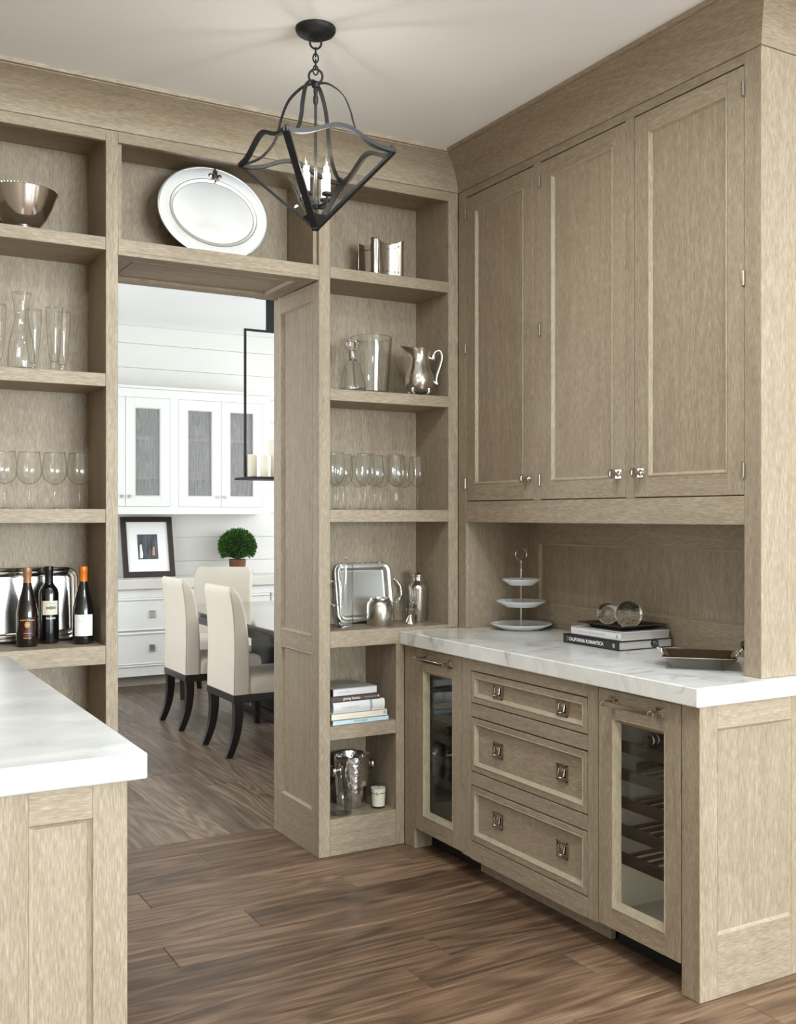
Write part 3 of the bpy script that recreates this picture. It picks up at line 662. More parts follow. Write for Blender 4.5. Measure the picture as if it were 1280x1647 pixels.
lb = obj('paper_label', on_bottle(bent_rect(.062, .053), .0374, l2, .137, .15), CREAMP, b2)
mb = bent_rect(.036, .014, 12); mb.v = [(x, y*(.78+.22*cos(x*320)), z) for x, y, z in mb.v]; obj('picture_band', on_bottle(mb, .0376, l2, .137, .2), TEALP, lb)
obj('lettering', on_bottle(text_mb('VITIANO', .0085, 0, 1.1), .0376, l2, .1535, .2), GREYP, lb, smooth=0)
obj('lettering', on_bottle(text_mb('FALESCO', .0085, .0003, 1.05), .0375, l2, .097, .2), WHITEP, b2, smooth=0)
l3 = (.923, 4.036, Z4); b3 = wine_bottle('dark sloped-shoulder wine bottle with orange foil and a blank white label', l3, True, BOTTLE, CAPS_O)
lb = obj('paper_label', on_bottle(bent_rect(.076, .081), .0398, l3, .0725, .05), PAPER, b3)
mb = MB(); mb.loops([[(.010*cos(a)*q, .006*sin(a)*q, 0) for a in [k*2*pi/18 for k in range(18)]] for q in (.001, 1.0)], True); obj('emblem', on_bottle(mb, .04, l3, .102, .1), plain('pale_gold_print', (228, 214, 190), .6), lb)
for k in range(7): obj('ink_line', on_bottle(map_mb(bent_rect(.004, .0035, 2), lambda x, y, z, k=k: (x+(k-3)*.0062, y, z)), .04, l3, .0885, .05), plain('pale_grey_print', (205, 204, 202), .6), lb, smooth=0) if k == 0 else obj('ink_line', on_bottle(map_mb(bent_rect(.004, .0035, 2), lambda x, y, z, k=k: (x+(k-3)*.0062, y, z)), .04, l3, .0885, .05), MATS['pale_grey_print'], lb, smooth=0)
# trays
def rrect(hx, hy, r, n=8):
    pts = []
    for cx, cy, a0 in ((hx-r, hy-r, 0), (-hx+r, hy-r, 90), (-hx+r, -hy+r, 180), (hx-r, -hy+r, 270)):
        for k in range(n+1): a = R(a0+90*k/n); pts.append((cx+r*cos(a), cy+r*sin(a)))
    return pts
def tray_mesh(hx, hy, r, prof):
    mb = MB(); ls = []
    for d, h in prof: ls.append([(x, y, h) for x, y in rrect(hx-d, hy-d, max(r-d, .004))])
    return mb.loops(ls, True, False, True)
TP = [(.004, -.006), (0, 0), (.0005, .004), (.004, .006), (.009, .004), (.014, .001), (.016, .002), (.024, .0), (.030, -.004), (.034, -.010), (.037, -.0105)]
tilt = R(80)
t = thing('silver_tray', 'large rounded silver tray leaning behind the three wine bottles', 'tray', (.705, 4.168, Z4+.003), rot=(R(84.5), 0, 0))
obj('tray_body', tray_mesh(.232, .141, .045, TP).xf(Matrix.Translation((0, .143, 0))), SILVER, t)
t = thing('handled_silver_tray', 'silver serving tray with scrolled side handles leaning on the right bookcase', 'tray', (2.213, 4.158, Z4+.003), rot=(tilt, 0, 0))
TP2 = [(.003, -.006), (0, 0), (.002, .005), (.006, .006), (.012, .003), (.018, .001), (.024, .002), (.027, -.002), (.034, -.012), (.038, -.013)]
tb = obj('tray_body', tray_mesh(.146, .136, .042, TP2).xf(Matrix.Translation((0, .138, 0))), SILVER_B, t)
for s in (-1, 1):
    path = []
    for k in range(15):
        a = -pi/2+pi*k/14; path.append((s*(.140+.052*cos(a)**.6 if cos(a) > 1e-3 else .140), .138+.052*sin(a)+.004*sin(6*a), .003))
    mb = MB().tube(path, .0042, 8, up=(0, 0, 1), scale=[1+.3*sin(k*2.2) for k in range(15)])
    for k in (1, 7, 13): mb.ball(path[k], .007, 8)
    obj('handle', mb, SILVER_B, t)
bd = MB()
for x, y in [(q, .272) for q in (-.09, -.03, .0, .03, .09)]: bd.ball((x, y, .006), .004, 6)
obj('rim_ornament', bd, SILVER_B, t)

# oval platter over the door
t = thing('oval_platter', 'oval pewter platter with a fleur-de-lis leaning above the doorway', 'platter', (1.455, 4.047, Z1+.003), rot=(R(85), 0, 0))
a_, b__ = .236, .191
PLP = [(1.0, -.004), (1.0, .0), (.992, .003), (.975, .004), (.960, .002), (.955, .0032), (.90, .0030), (.745, .0012), (.735, .003), (.725, .001), (.675, -.001), (.66, -.004), (.632, -.016), (.60, -.018)]
mb = MB(); n = 72; mb.loops([[(a_*(1-(1-q)*.80)*cos(2*pi*k/n), b__*(1-(1-q)*1.04)*sin(2*pi*k/n), h) for k in range(n)] for q, h in PLP], True, True, True)
rollm = Matrix.Translation((0, b__*.99, 0)) @ Matrix.Rotation(R(-5), 4, 'Z')
body = obj('dish', mb.xf(rollm), PEWTER, t, smooth=28)
fd = MB()
def blade(pts, h=.0035):
    n = len(pts); c = (sum(p[0] for p in pts)/n, sum(p[1] for p in pts)/n)
    fd.loops([[(x, y, .002) for x, y in pts], [(c[0]+(x-c[0])*.8, c[1]+(y-c[1])*.8, .002+h) for x, y in pts], [(c[0]+(x-c[0])*.05, c[1]+(y-c[1])*.05, .002+h*1.5) for x, y in pts]], True)
blade([(0, .034), (.008, .018), (.0085, .008), (.004, -.004), (-.004, -.004), (-.0085, .008), (-.008, .018)])
for s in (-1, 1):
    blade([(s*.005, -.003), (s*.008, .008), (s*.016, .012), (s*.022, .006), (s*.021, -.002), (s*.014, -.004), (s*.015, .003), (s*.011, .002), (s*.009, -.006)])
    blade([(s*.001, -.008), (s*.010, -.006), (s*.014, -.013), (s*.009, -.014)])
blade([(-.012, -.003), (.012, -.003), (.012, -.0075), (-.012, -.0075)], .005); blade([(0, -.007), (.004, -.018), (0, -.024), (-.004, -.018)])
fd.xf(rollm @ Matrix.Rotation(R(5), 4, 'Z') @ Matrix.Translation((.008, b__*.79, .002)) @ Matrix.Diagonal((1.3, 1.2, 1.3, 1))); obj('fleur_de_lis', fd, SILVER, t)

# ---------------------------------------------------------------- things on the right shelves
t = thing('silver_planter', 'square silver planter box with scooped sides and pierced trim on the top right shelf', 'planter', (2.238, 4.07, Z1))
def scoop(h, z, dip, half=.082):
    pts = []
    for q in range(4):
        a = q*pi/2
        loc = [(half, -half+.022, 0)]+[(half-.020*(1-((k-5)/5)**2)-.003, (-half+.024)+(2*half-.048)*k/10, dip*(1-((k-5)/5)**2)) for k in range(11)]+[(half, half-.022, 0), (half-.006, half-.010, 0), (half-.010, half-.006, 0)]
        for x, y, dz in loc: pts.append((h*(x*cos(a)-y*sin(a)), h*(x*sin(a)+y*cos(a)), z-dz))
    return pts
mb = MB(); mb.loops([scoop(.98, .012, -.010), scoop(1.0, .02, -.010), scoop(1.0, .165, .018), scoop(1.03, .170, .018), scoop(1.0, .172, .018), scoop(.96, .166, .018), scoop(.95, .03, 0)], True, False, True)
body = obj('body', mb, SILVER, t, smooth=30)
ft = MB()
for sx in (-1, 1):
    for sy in (-1, 1): ft.lathe([(.004, 0), (.008, .003), (.008, .008), (.005, .014)], 10, (sx*.070, sy*.070, 0))
obj('feet', ft, SILVER, t)
pc = MB()
for q in range(4):
    st = len(pc.v)
    for zz in (.150, .028):
        for k in range(7):
            y = -.048+.016*k; dp = .018*(1-(y/.058)**2) if zz > .1 else -.006*(1-(y/.058)**2)
            pc.lathe([(.0038, 0), (.0038, .0006), (.002, .0008), (.002, .0002)], 8, (0, 0, 0), False); s2 = len(pc.v)-32
            pc.xf(Matrix.Translation((.0795-.020*(1-(y/.058)**2)+.0025, y, zz-dp)) @ Matrix.Rotation(R(90), 4, 'Y'), s2)
    pc.xf(Matrix.Rotation(q*pi/2, 4, 'Z'), st)
obj('pierced_trim', pc, plain('tarnished_silver', (120, 112, 104), .4, 1), t)
# decanter
t = thing('cut_glass_decanter', 'bell-shaped cut glass decanter with a faceted stopper on the second right shelf', 'decanter', (2.062, 4.005, Z2))
flu = lambda a: 1+.022*cos(12*a)
obj('body', MB().lathe([(0, .004), (.045, .0), (.058, .006), (.060, .014), (.053, .045), (.044, .080), (.036, .110), (.030, .124), (.019, .134), (.016, .145), (.0155, .17), (.019, .178)], 72, mod=flu), GLASS, t)
obj('base', MB().lathe([(0, .001), (.046, .001), (.057, .007), (.054, .016), (.030, .012), (0, .011)], 48, mod=flu), GLASS, t)
obj('neck', MB().lathe([(.0165, .135), (.020, .138), (.0165, .142), (.0165, .170), (.019, .174)], 24, cap=False), CRYSTAL_W, t)
st = MB().lathe([(.011, .150), (.012, .18), (.020, .184), (.031, .196), (.033, .206), (.031, .216), (.020, .226), (.006, .230), (0, .228)], 16, mod=lambda a: 1+.10*cos(8*a)); obj('stopper', st, CRYSTAL_W, t, smooth=10)
# glass ice bucket
t = thing('glass_ice_bucket', 'large clear glass ice bucket behind the decanter', 'ice bucket', (2.208, 4.105, Z2))
obj('body', MB().lathe([(0, .010), (.070, .010), (.077, .018), (.083, .10), (.090, .20), (.094, .262), (.0915, .262), (.0875, .20), (.0805, .10), (.0745, .02), (0, .014)], 48), GLASS, t)
obj('base', MB().lathe([(0, 0), (.066, 0), (.076, .006), (.076, .014), (.068, .010), (0, .009)], 40), GLASS, t)
obj('rim', MB().tube([(.094*cos(a), .094*sin(a), .262) for a in [k*2*pi/48 for k in range(48)]], .0016, 6, True), CRYSTAL_W, t)
for s in (-1, 1): obj('lug', MB().ball((s*.090, -.02*s, .235), .006, 8), CRYSTAL_W, t)
# silver water pitcher
t = thing('silver_pitcher', 'footed silver water pitcher with a scrolled handle on the second right shelf', 'pitcher', (2.391, 3.992, Z2), rz=R(-18))
def pit(r, z, spout=0):
    return [((r+spout*max(0, cos(a-pi))**10)*cos(a), r*sin(a), z+spout*.35*max(0, cos(a-pi))**6) for a in [k*2*pi/40 for k in range(40)]]
mb = MB(); mb.loops([pit(.028, .012), pit(.048, .020), pit(.062, .040), pit(.067, .065), pit(.064, .092), pit(.054, .122), pit(.046, .148), pit(.044, .168), pit(.047, .188, .012), pit(.052, .203, .028), pit(.055, .210, .036), pit(.052, .208, .034), pit(.043, .185, .01), pit(.04, .165)], True, True, True)
obj('body', mb, SILVER, t)
hp = [(.044, 0, .176), (.056, 0, .170), (.066, 0, .172), (.066, 0, .186), (.076, 0, .202), (.094, 0, .206), (.104, 0, .190), (.104, 0, .165), (.094, 0, .130), (.082, 0, .095), (.078, 0, .070), (.082, 0, .056), (.066, 0, .068)]
def smooth_path(pts, sub=4):
    out = []; n = len(pts)
    for i in range(n-1):
        p = [Vector(pts[max(0, min(n-1, i+k))]) for k in (-1, 0, 1, 2)]
        for j in range(sub):
            u = j/sub; out.append(tuple(.5*((2*p[1])+(-p[0]+p[2])*u+(2*p[0]-5*p[1]+4*p[2]-p[3])*u*u+(-p[0]+3*p[1]-3*p[2]+p[3])*u**3)))
    return out+[tuple(pts[-1])]
hb = MB().tube(smooth_path(hp), .006, 10, up=(0, 1, 0)); hb.ball((.096, 0, .212), .006, 8); hb.ball((.070, 0, .166), .006, 8); obj('handle', hb, SILVER, t)
for k in range(4):
    a = k*pi/2+pi/4; obj('foot', MB().ball((.046*cos(a), .046*sin(a), .008), .008, 8).ball((.052*cos(a), .052*sin(a), .022), .012, 8, (.8, .8, 1.3)), SILVER, t)
# stemware
gr = 'tall wine glasses on the right bookcase'
spots = [(1.972, 3.99), (2.071, 4.168), (2.056, 4.08), (2.180, 4.168), (2.115, 3.99), (2.210, 4.078), (2.290, 4.168), (2.267, 3.99), (2.326, 4.078), (2.420, 4.168), (2.427, 4.065)]
ords = ['front glass against the left post', 'back glass beside the left post', 'third from the left post', 'fourth from the left post, at the back', 'fifth from the left post, at the front', 'sixth from the left post', 'seventh from the left post, at the back', 'eighth from the left post, at the front', 'third from the right end, tucked behind', 'second from the right end, at the back', 'standing alone at the right end']
r0 = wineglass('tall wine glass on the third right shelf, '+ords[0], (spots[0][0], spots[0][1], Z3), .243, .0425, gr)
for (x, y), o in list(zip(spots, ords))[1:]: copy_thing(r0, (x, y, Z3), label='tall wine glass on the third right shelf, '+o)
# fourth right shelf
t = thing('mixing_glass', 'tall clear straight-sided cocktail mixing glass in front of the handled tray', 'glass', (2.046, 4.06, Z4))
obj('body', MB().lathe([(0, .010), (.040, .010), (.043, .018), (.043, .272), (.0395, .272), (.0395, .016), (0, .014)], 40), GLASS, t); obj('base', MB().lathe([(0, 0), (.040, 0), (.043, .004), (.043, .014), (.038, .012), (0, .009)], 36), GLASS, t)
t = thing('glass_stirrer', 'glass stirring rod with a ball end standing in the mixing glass', 'stirrer', (2.046, 4.06, Z4+.014))
d0 = Vector((-.016, -.008, 0)); d1 = Vector((.020, .012, .288)); obj('rod', MB().tube([d0+(d1-d0)*k/8 for k in range(9)], .0046, 10, up=(0, 1, 0)), CRYSTAL_W, t); obj('ball_end', MB().ball(d1, .0105, 14), CRYSTAL_W, t)
t = thing('silver_jar', 'squat satin silver jar with rounded shoulders in front of the handled tray', 'jar', (2.226, 4.055, Z4))
obj('body', MB().lathe([(0, 0), (.058, 0), (.060, .003), (.060, .080), (.057, .098), (.048, .110), (.044, .114), (.0445, .121), (.041, .122), (.040, .112), (0, .108)], 44), plain('spun_silver', (216, 214, 204), .24, 1, bump=(18, .15, .002), var=.05), t)
t = thing('cocktail_jigger', 'small double-ended silver jigger in front of the shaker', 'jigger', (2.374, 4.04, Z4))
obj('body', MB().lathe([(0, 0), (.0235, 0), (.0235, .003), (.017, .022), (.0085, .036), (.0085, .040), (.016, .050), (.0205, .066), (.019, .066), (.014, .052), (0, .044)], 32), SILVER, t)
pk = MB()
for k in range(3): pk.tube([(.006*(k-1), 0, .05), (.010*(k-1)+.003, -.004, .084+.004*k)], .0016, 6, up=(0, 1, 0)); pk.ball((.010*(k-1)+.003, -.004, .086+.004*k), .004, 8)
pt = thing('cocktail_picks', 'cluster of bead-ended cocktail picks standing in the jigger', 'picks', (2.374, 4.04, Z4+.0)); obj('picks', pk, SILVER, pt)
t = thing('cocktail_shaker', 'polished silver cocktail shaker beside the handled tray', 'shaker', (2.452, 4.105, Z4))
obj('body', MB().lathe([(0, 0), (.034, 0), (.0355, .004), (.045, .150)], 36), SILVER, t)
obj('shoulder', MB().lathe([(.0455, .150), (.0465, .153), (.0455, .163), (.040, .172), (.026, .186), (.024, .190)], 36), SILVER, t)
obj('cap', MB().lathe([(.024, .188), (.0245, .205), (.028, .208), (.0285, .216), (.022, .224), (.010, .228), (0, .2285)], 32), SILVER, t)
# cookbooks
def book(label, x0, x1, y0, y1, z0, th, cover, rz=0, spine='y', group=None, round_=False):
    cx, cy = (x0+x1)/2, (y0+y1)/2; t = thing('book', label, 'book', (cx, cy, z0), rz=rz, group=group); hx, hy = (x1-x0)/2, (y1-y0)/2; c = .003
    obj('page_block', MB().box(-hx+.004, hx-.004, -hy+(.003 if spine == 'y' else .004), hy-.004, c, th-c) if spine == 'y' else MB().box(-hx+.003, hx-.004, -hy+.004, hy-.004, c, th-c), PAGES, t)
    cov = MB().box(-hx, hx, -hy, hy, 0, c, .0006).box(-hx, hx, -hy, hy, th-c, th, .0006)
    if spine == 'y':
        if round_:
            cov.prism([(-hy, 0), (-hy-.006, th*.25), (-hy-.007, th*.5), (-hy-.006, th*.75), (-hy, th), (-hy+.003, th), (-hy+.003, 0)], lambda a, b, h: (h, a, b), -hx, hx)
        else: cov.box(-hx, hx, -hy, -hy+.003, 0, th, .0006)
    else: cov.box(-hx, -hx+.003, -hy, hy, 0, th, .0006)
    c_ = obj('cover', cov, cover, t); return t, c_, hx, hy
def spine_text(parent, s, size, x, y, z, m, sx=1.0, bold=0.0, axis='y', align='CENTER'):
    mb = text_mb(s, size, bold, sx, align)
    if axis == 'y': fn = lambda a, b, c: (x+a, y-.0004, z+b)
    else: fn = lambda a, b, c: (x-.0004, y-a, z+b)
    return obj('lettering', map_mb(mb, fn), m, parent, smooth=0)
gb = 'cookbooks stacked on the lower right shelf'; zb = Z5+.0003
t, c, hx, hy = book('pale blue cookbook at the bottom of the stack on the lower right shelf', 1.934, 2.205, 3.942, 4.14, zb, .020, BK_BLUE, R(1), group=gb); spine_text(c, 'KITCHEN', .0125, .0, -hy, .010, DARKP, 1.25); zb += .0203
t, c, hx, hy = book('cream cookbook second from the bottom of the stack', 1.930, 2.198, 3.942, 4.15, zb, .029, BK_CREAM, R(0), group=gb)
for k in range(26): obj('ink_line', MB().box(-.105+k*.0075, -.101+k*.0075, -hy-.0004, -hy, .011, .0165), plain('peach_print', (240, 212, 190), .6) if k == 0 else MATS['peach_print'], c, smooth=0)
obj('emblem', MB().lathe([(.004, 0), (.007, .0003), (.004, .0006)], 14).xf(Matrix.Translation((.122, -hy+.0002, .015)) @ Matrix.Rotation(R(90), 4, 'X')), GREYP, c); zb += .0293
t, c, hx, hy = book('thick white cookbook in the middle of the stack', 1.936, 2.186, 3.948, 4.15, zb, .045, BK_WHITE, R(1), group=gb, round_=True); spine_text(c, 'COOKBOOK', .0125, -.045, -hy-.0072, .022, GREYP, 1.2)
obj('spine_band', MB().prism([(-hy-.0005, 0), (-hy-.0065, .0113), (-hy-.0076, .0225), (-hy-.0065, .0337), (-hy-.0005, .045), (-hy, .045), (-hy, 0)], lambda a, b, h: (h, a, b), .113, .124), BK_CREAM, c)
obj('spine_band', MB().prism([(-hy-.0005, 0), (-hy-.0065, .0113), (-hy-.0076, .0225), (-hy-.0065, .0337), (-hy-.0005, .045), (-hy, .045), (-hy, 0)], lambda a, b, h: (h, a, b), .052, .064), GREYP, c); zb += .0453
t, c, hx, hy = book('brown cookbook second from the top of the stack', 1.934, 2.172, 3.955, 4.14, zb, .024, BK_BROWN, R(0), group=gb); spine_text(c, 'giving thanks', .016, -.02, -hy, .012, WHITEP, 1.0, .0002)
for k in range(14): obj('ink_line', MB().box(.042+k*.0042, .0445+k*.0042, -hy-.0004, -hy, .010, .014), GREYP, c, smooth=0)
obj('emblem', MB().box(.106, .111, -hy-.0004, -hy, .009, .015), WHITEP, c, smooth=0); zb += .0243
t, c, hx, hy = book('white cookbook with a photo cover on top of the stack', 1.943, 2.157, 3.962, 4.15, zb, .030, BK_WHITE, R(2), group=gb); spine_text(c, 'FLORENCE', .0105, -.055, -hy, .015, GREYP, 1.2)
obj('cover_photo', MB().box(-hx+.004, hx-.004, -hy+.012, hy-.003, .030, .0304), BK_GREY, c, label='greyed photograph on the cover'); obj('end_cover', MB().box(-hx-.0006, -hx, -hy+.003, hy-.002, 0, .030), NAVY, c)
# bottom right shelf
t = thing('handled_glass_carafe', 'clear glass wine carafe with a long curved handle on the lowest right shelf', 'carafe', (1.995, 3.992, Z6))
obj('body', MB().lathe([(0, .004), (.042, .004), (.049, .010), (.050, .04), (.0495, .075), (.044, .10), (.032, .125), (.020, .150), (.0155, .175), (.0155, .205), (.020, .220), (.027, .228)], 40), GLASS, t)
obj('base', MB().lathe([(0, 0), (.042, 0), (.049, .004), (.049, .012), (.040, .009), (0, .008)], 32), GLASS, t)
hp = smooth_path([(.026, -.004, .226), (.034, -.006, .218), (.028, -.006, .195), (.026, -.006, .170), (.032, -.006, .145), (.044, -.006, .122), (.051, -.006, .105), (.050, -.005, .090)])
obj('handle', MB().tube(hp, .0036, 8, up=(0, 1, 0)), CRYSTAL_W, t)
t = thing('champagne_bucket', 'hammered silver champagne bucket on the lowest right shelf', 'bucket', (2.105, 4.096, Z6))
obj('body', MB().lathe([(0, 0), (.064, 0), (.067, .004), (.074, .09), (.079, .16), (.0805, .222), (.0795, .2235), (.0785, .222), (.076, .16), (.070, .08), (.062, .010), (0, .008)], 56), HAMMER, t)
for s in (-1, 1):
    kb = MB().lathe([(.020, 0), (.020, .004), (.008, .006), (.008, .018), (.019, .022), (.025, .030), (.019, .040), (0, .043)], 24).xf(Matrix.Rotation(R(12), 4, 'Z') @ Matrix.Translation((s*.077, 0, .165)) @ Matrix.Rotation(R(90*s), 4, 'Y')); obj('knob_handle', kb, SILVER, t)
t = thing('scented_candle', 'cream candle in a glass tumbler with a thin dark band', 'candle', (2.186, 4.0, Z6))
obj('glass', MB().lathe([(0, .0005), (.0285, .0005), (.0305, .003), (.0345, .100)], 36), GLASS, t)
obj('wax', MB().lathe([(0, .009), (.0285, .009), (.0332, .086), (0, .0865)], 32), WAX, t); obj('wick', MB().tube([(0, 0, .086), (.001, 0, .096)], .001, 6, up=(0, 1, 0)), DARKP, t)
bnd = obj('band', MB().lathe([(.0342, .066), (.0342, .0685)], 36, cap=False), CAPS_K, t)
a0 = math.atan2(-4.0, -2.186); ch = MB()
for k in range(4): ch.ball((.0355*cos(a0)+.004*cos(a0+pi/2)*cos(k*pi/2), .0355*sin(a0)+.004*sin(a0+pi/2)*cos(k*pi/2), .0672+.004*sin(k*pi/2)), .0034, 8, (1, 1, 1))
obj('charm', ch, SILVER, bnd)

# ---------------------------------------------------------------- things on the right counter
ZK = .931
t = thing('tiered_stand', 'three-tier white porcelain cake stand with a metal ring handle on the marble counter', 'cake stand', (2.758, 3.725, ZK))
for r, z in ((.137, .0), (.111, .1), (.087, .196)):
    obj('plate', MB().lathe([(0, z), (r*.62, z), (r*.64, z+.002), (r*.72, z+.006), (r*.97, z+.021), (r, z+.025), (r*.985, z+.0265), (r*.93, z+.022), (r*.70, z+.0105), (0, z+.009)], 56), PORC, t)
obj('post', MB().lathe([(.0095, .009), (.005, .012), (.005, .095), (.0052, .108), (.0085, .109), (.005, .113), (.005, .19), (.0085, .205), (.005, .210), (.005, .295), (.0062, .298), (.0058, .304), (.003, .306)], 16), NICKEL, t)
rd = Vector((-.38, .92, 0)).normalized() if False else Vector((cos(R(-29.75+15)), sin(R(-29.75+15)), 0))
obj('ring', MB().tube([tuple(rd*(.0265*cos(a))+Vector((0, 0, .331+.0265*sin(a)))) for a in [k*2*pi/36 for k in range(36)]], .0022, 8, True, up=(.3, .9, .1)), NICKEL, t)
gk = 'coffee-table books on the marble counter'
t, c, hx, hy = book('black coffee-table book lettered in white, lower of the two on the counter', 2.622, 2.893, 2.936, 3.262, ZK, .034, BK_BLACK, 0, 'x', gk)
spine_text(c, 'CALIFORNIA ROMANTICA', .0185, -hx, .026, .017, WHITEP, .93, .0006, 'x')
spine_text(c, 'R', .022, -hx, -.135, .016, WHITEP, 1, .0002, 'x')
for k in range(6): obj('ink_line', MB().box(-hx-.0004, -hx, .137, .140, .006+k*.0036, .0085+k*.0036), GREYP, c, smooth=0)
t, c, hx, hy = book('white coffee-table book, upper of the two on the counter', 2.640, 2.890, 2.945, 3.236, ZK+.0343, .031, BK_WHITE, 0, 'x', gk)
spine_text(c, 'Rose Tarlow   THE PRIVATE HOUSE', .0095, -hx, .02, .0155, GREYP, 1.05, 0, 'x')
obj('emblem', MB().box(-hx-.0004, -hx, -.128, -.119, .008, .022), GREYP, c, smooth=0)
zt = ZK+.0656
t = thing('metal_tray', 'small dark square metal tray with a hammered lip on the coffee-table books', 'tray', (2.772, 3.085, zt), rz=R(2))
mb = MB(); ls = []
for q, h in ((.078, 0), (.085, .002), (.098, .016), (.118, .018), (.119, .0205), (.098, .0195), (.084, .006), (.07, .005)):
    ls.append([(x, y*1.05, h+(.0018*sin(37*x+51*y) if h > .015 else 0)) for x, y in rrect(q, q, .006, 3)])
# finer lip for an uneven hammered edge
obj('body', mb.loops(ls, True, True, True), BRONZE, t)
lip = MB()
for k in range(60):
    s = k/15; side = int(s); f = (s-side)*2-1; e = .118
    x, y = ((e, f*e), (-f*e, e), (-e, -f*e), (f*e, -e))[side]; lip.ball((x, y*1.05, .0185), .0052, 6, (1.2, 1.2, .45))
obj('lip', lip, BRONZE, t)
t = thing('glass_sphere', 'smaller smooth solid glass sphere on the dark metal tray', 'glass sphere', (2.755, 3.150, zt+.008)); obj('ball', MB().ball((0, 0, .043), .043, 48), CRYSTAL, t)
t = thing('glass_sphere', 'larger bubbled solid glass sphere on the dark metal tray', 'glass sphere', (2.752, 3.027, zt+.0055)); gb_ = obj('ball', MB().ball((0, 0, .0525), .0525, 56), CRYSTAL, t)
rs = random.Random(3); bb = MB()
for k in range(46):
    v = Vector((rs.gauss(0, 1), rs.gauss(0, 1), rs.gauss(0, 1))).normalized()*(.046*rs.random()**.4); bb.ball((v.x, v.y, v.z+.0525), rs.uniform(.0012, .0032), 8)
bo = obj('bubbles', bb, solid_glass('air_bubble', (1, 1, 1), .68), gb_); bo['kind'] = 'stuff'
t = thing('nickel_dish', 'square polished nickel dish with black grip handles near the counter end', 'dish', (2.602, 2.518, ZK), rz=R(-45))
mb = MB(); mb.loops([[(x, y, h) for x, y in rrect(q, q, .003, 2)] for q, h in ((.077, 0), (.079, .002), (.116, .038), (.119, .039), (.119, .041), (.114, .041), (.077, .005), (.07, .004))], True, True, True)
obj('body', mb, NICKEL, t)
for s in (-1, 1):
    h = MB()
    for q in (-.03, .03): h.tube([(s*.115, q, .038), (s*.126, q*.9, .050), (s*.140, q*.8, .066)], .0042, 10, up=(0, 1, 0)); h.ball((s*.124, q*.92, .047), .0075, 10)
    hh = obj('handle_mount', h, NICKEL, t)
    gr_ = MB().lathe([(.006, -.044), (.0115, -.040), (.0105, -.036), (.013, -.018), (.0135, 0), (.013, .018), (.0105, .036), (.0115, .040), (.006, .044)], 18).xf(Matrix.Translation((s*.145, 0, .072)) @ Matrix.Rotation(R(90), 4, 'X')); obj('grip', gr_, CAPS_K, hh, label='turned black grip')

# ---------------------------------------------------------------- pendant lantern
PXY = (1.437, 3.052); hs = .188; zc, za, ztp = 2.592, 2.357, 2.838
T = thing('pendant_lantern', 'black iron pendant lantern with an inverted glass pyramid and candle bulbs', 'pendant light', (PXY[0], PXY[1], za))
p_ = lambda n, mb, m, par=None, **k: obj(n, mb.xf(Matrix.Translation((0, 0, -za))), m, par or T, **k)
p_('canopy', MB().lathe([(0, 2.982), (.012, 2.982), (.040, 2.986), (.060, 2.996), (.065, 3.004), (.065, 3.0128), (0, 3.0128)], 40), IRON)
def link(c, rx, rz_, r, ang, seg=20):
    d = Vector((cos(ang), sin(ang), 0)); return MB().tube([tuple(Vector(c)+d*(rx*cos(a))+Vector((0, 0, rz_*sin(a)))) for a in [k*2*pi/seg for k in range(seg)]], r, 6, True, up=(-sin(ang), cos(ang), .01))
p_('chain_loop', link((0, 0, 2.966), .0185, .019, .0035, R(-20)), IRON)
zz = 2.945
for k in range(4):
    p_('chain_link', link((0, 0, zz-.009-k*.0195), .0085, .0150, .0026, R(70+90*k)), IRON)
p_('chain_loop', link((0, 0, 2.858), .022, .023, .0038, R(-25)), IRON)
p_('hub', MB().lathe([(0, 2.842), (.010, 2.840), (.014, 2.832), (.012, 2.822), (.0055, 2.820), (.0075, 2.812), (.0058, 2.796), (.0082, 2.790), (.0082, 2.772), (.005, 2.766)], 16), IRON)
p_('stem', MB().lathe([(.0044, 2.768), (.0044, 2.405), (.006, 2.400), (.004, 2.392)], 12), IRON)
corners = [(-1, -1), (1, -1), (1, 1), (-1, 1)]
strap = [(.006, .000), (.006, .0028), (-.006, .0028), (-.006, 0)]
for cx, cy in corners:                                   # bell-shaped straps from hub to corner
    rp_ = smooth_path([(.012, 2.834, 0), (.045, 2.828, 0), (.092, 2.790, 0), (.118, 2.735, 0), (.130, 2.690, 0), (.150, 2.648, 0), (.190, 2.612, 0), (.232, 2.598, 0), (.262, 2.594, 0)], 4)
    path = [(cx*r/sqrt(2), cy*r/sqrt(2), z) for r, z, _ in rp_]
    p_('strap', MB().sweep(path, [(-.0065, -.0016), (.0065, -.0016), (.0065, .0016), (-.0065, .0016)], up=(0, 0, 1)), IRON)
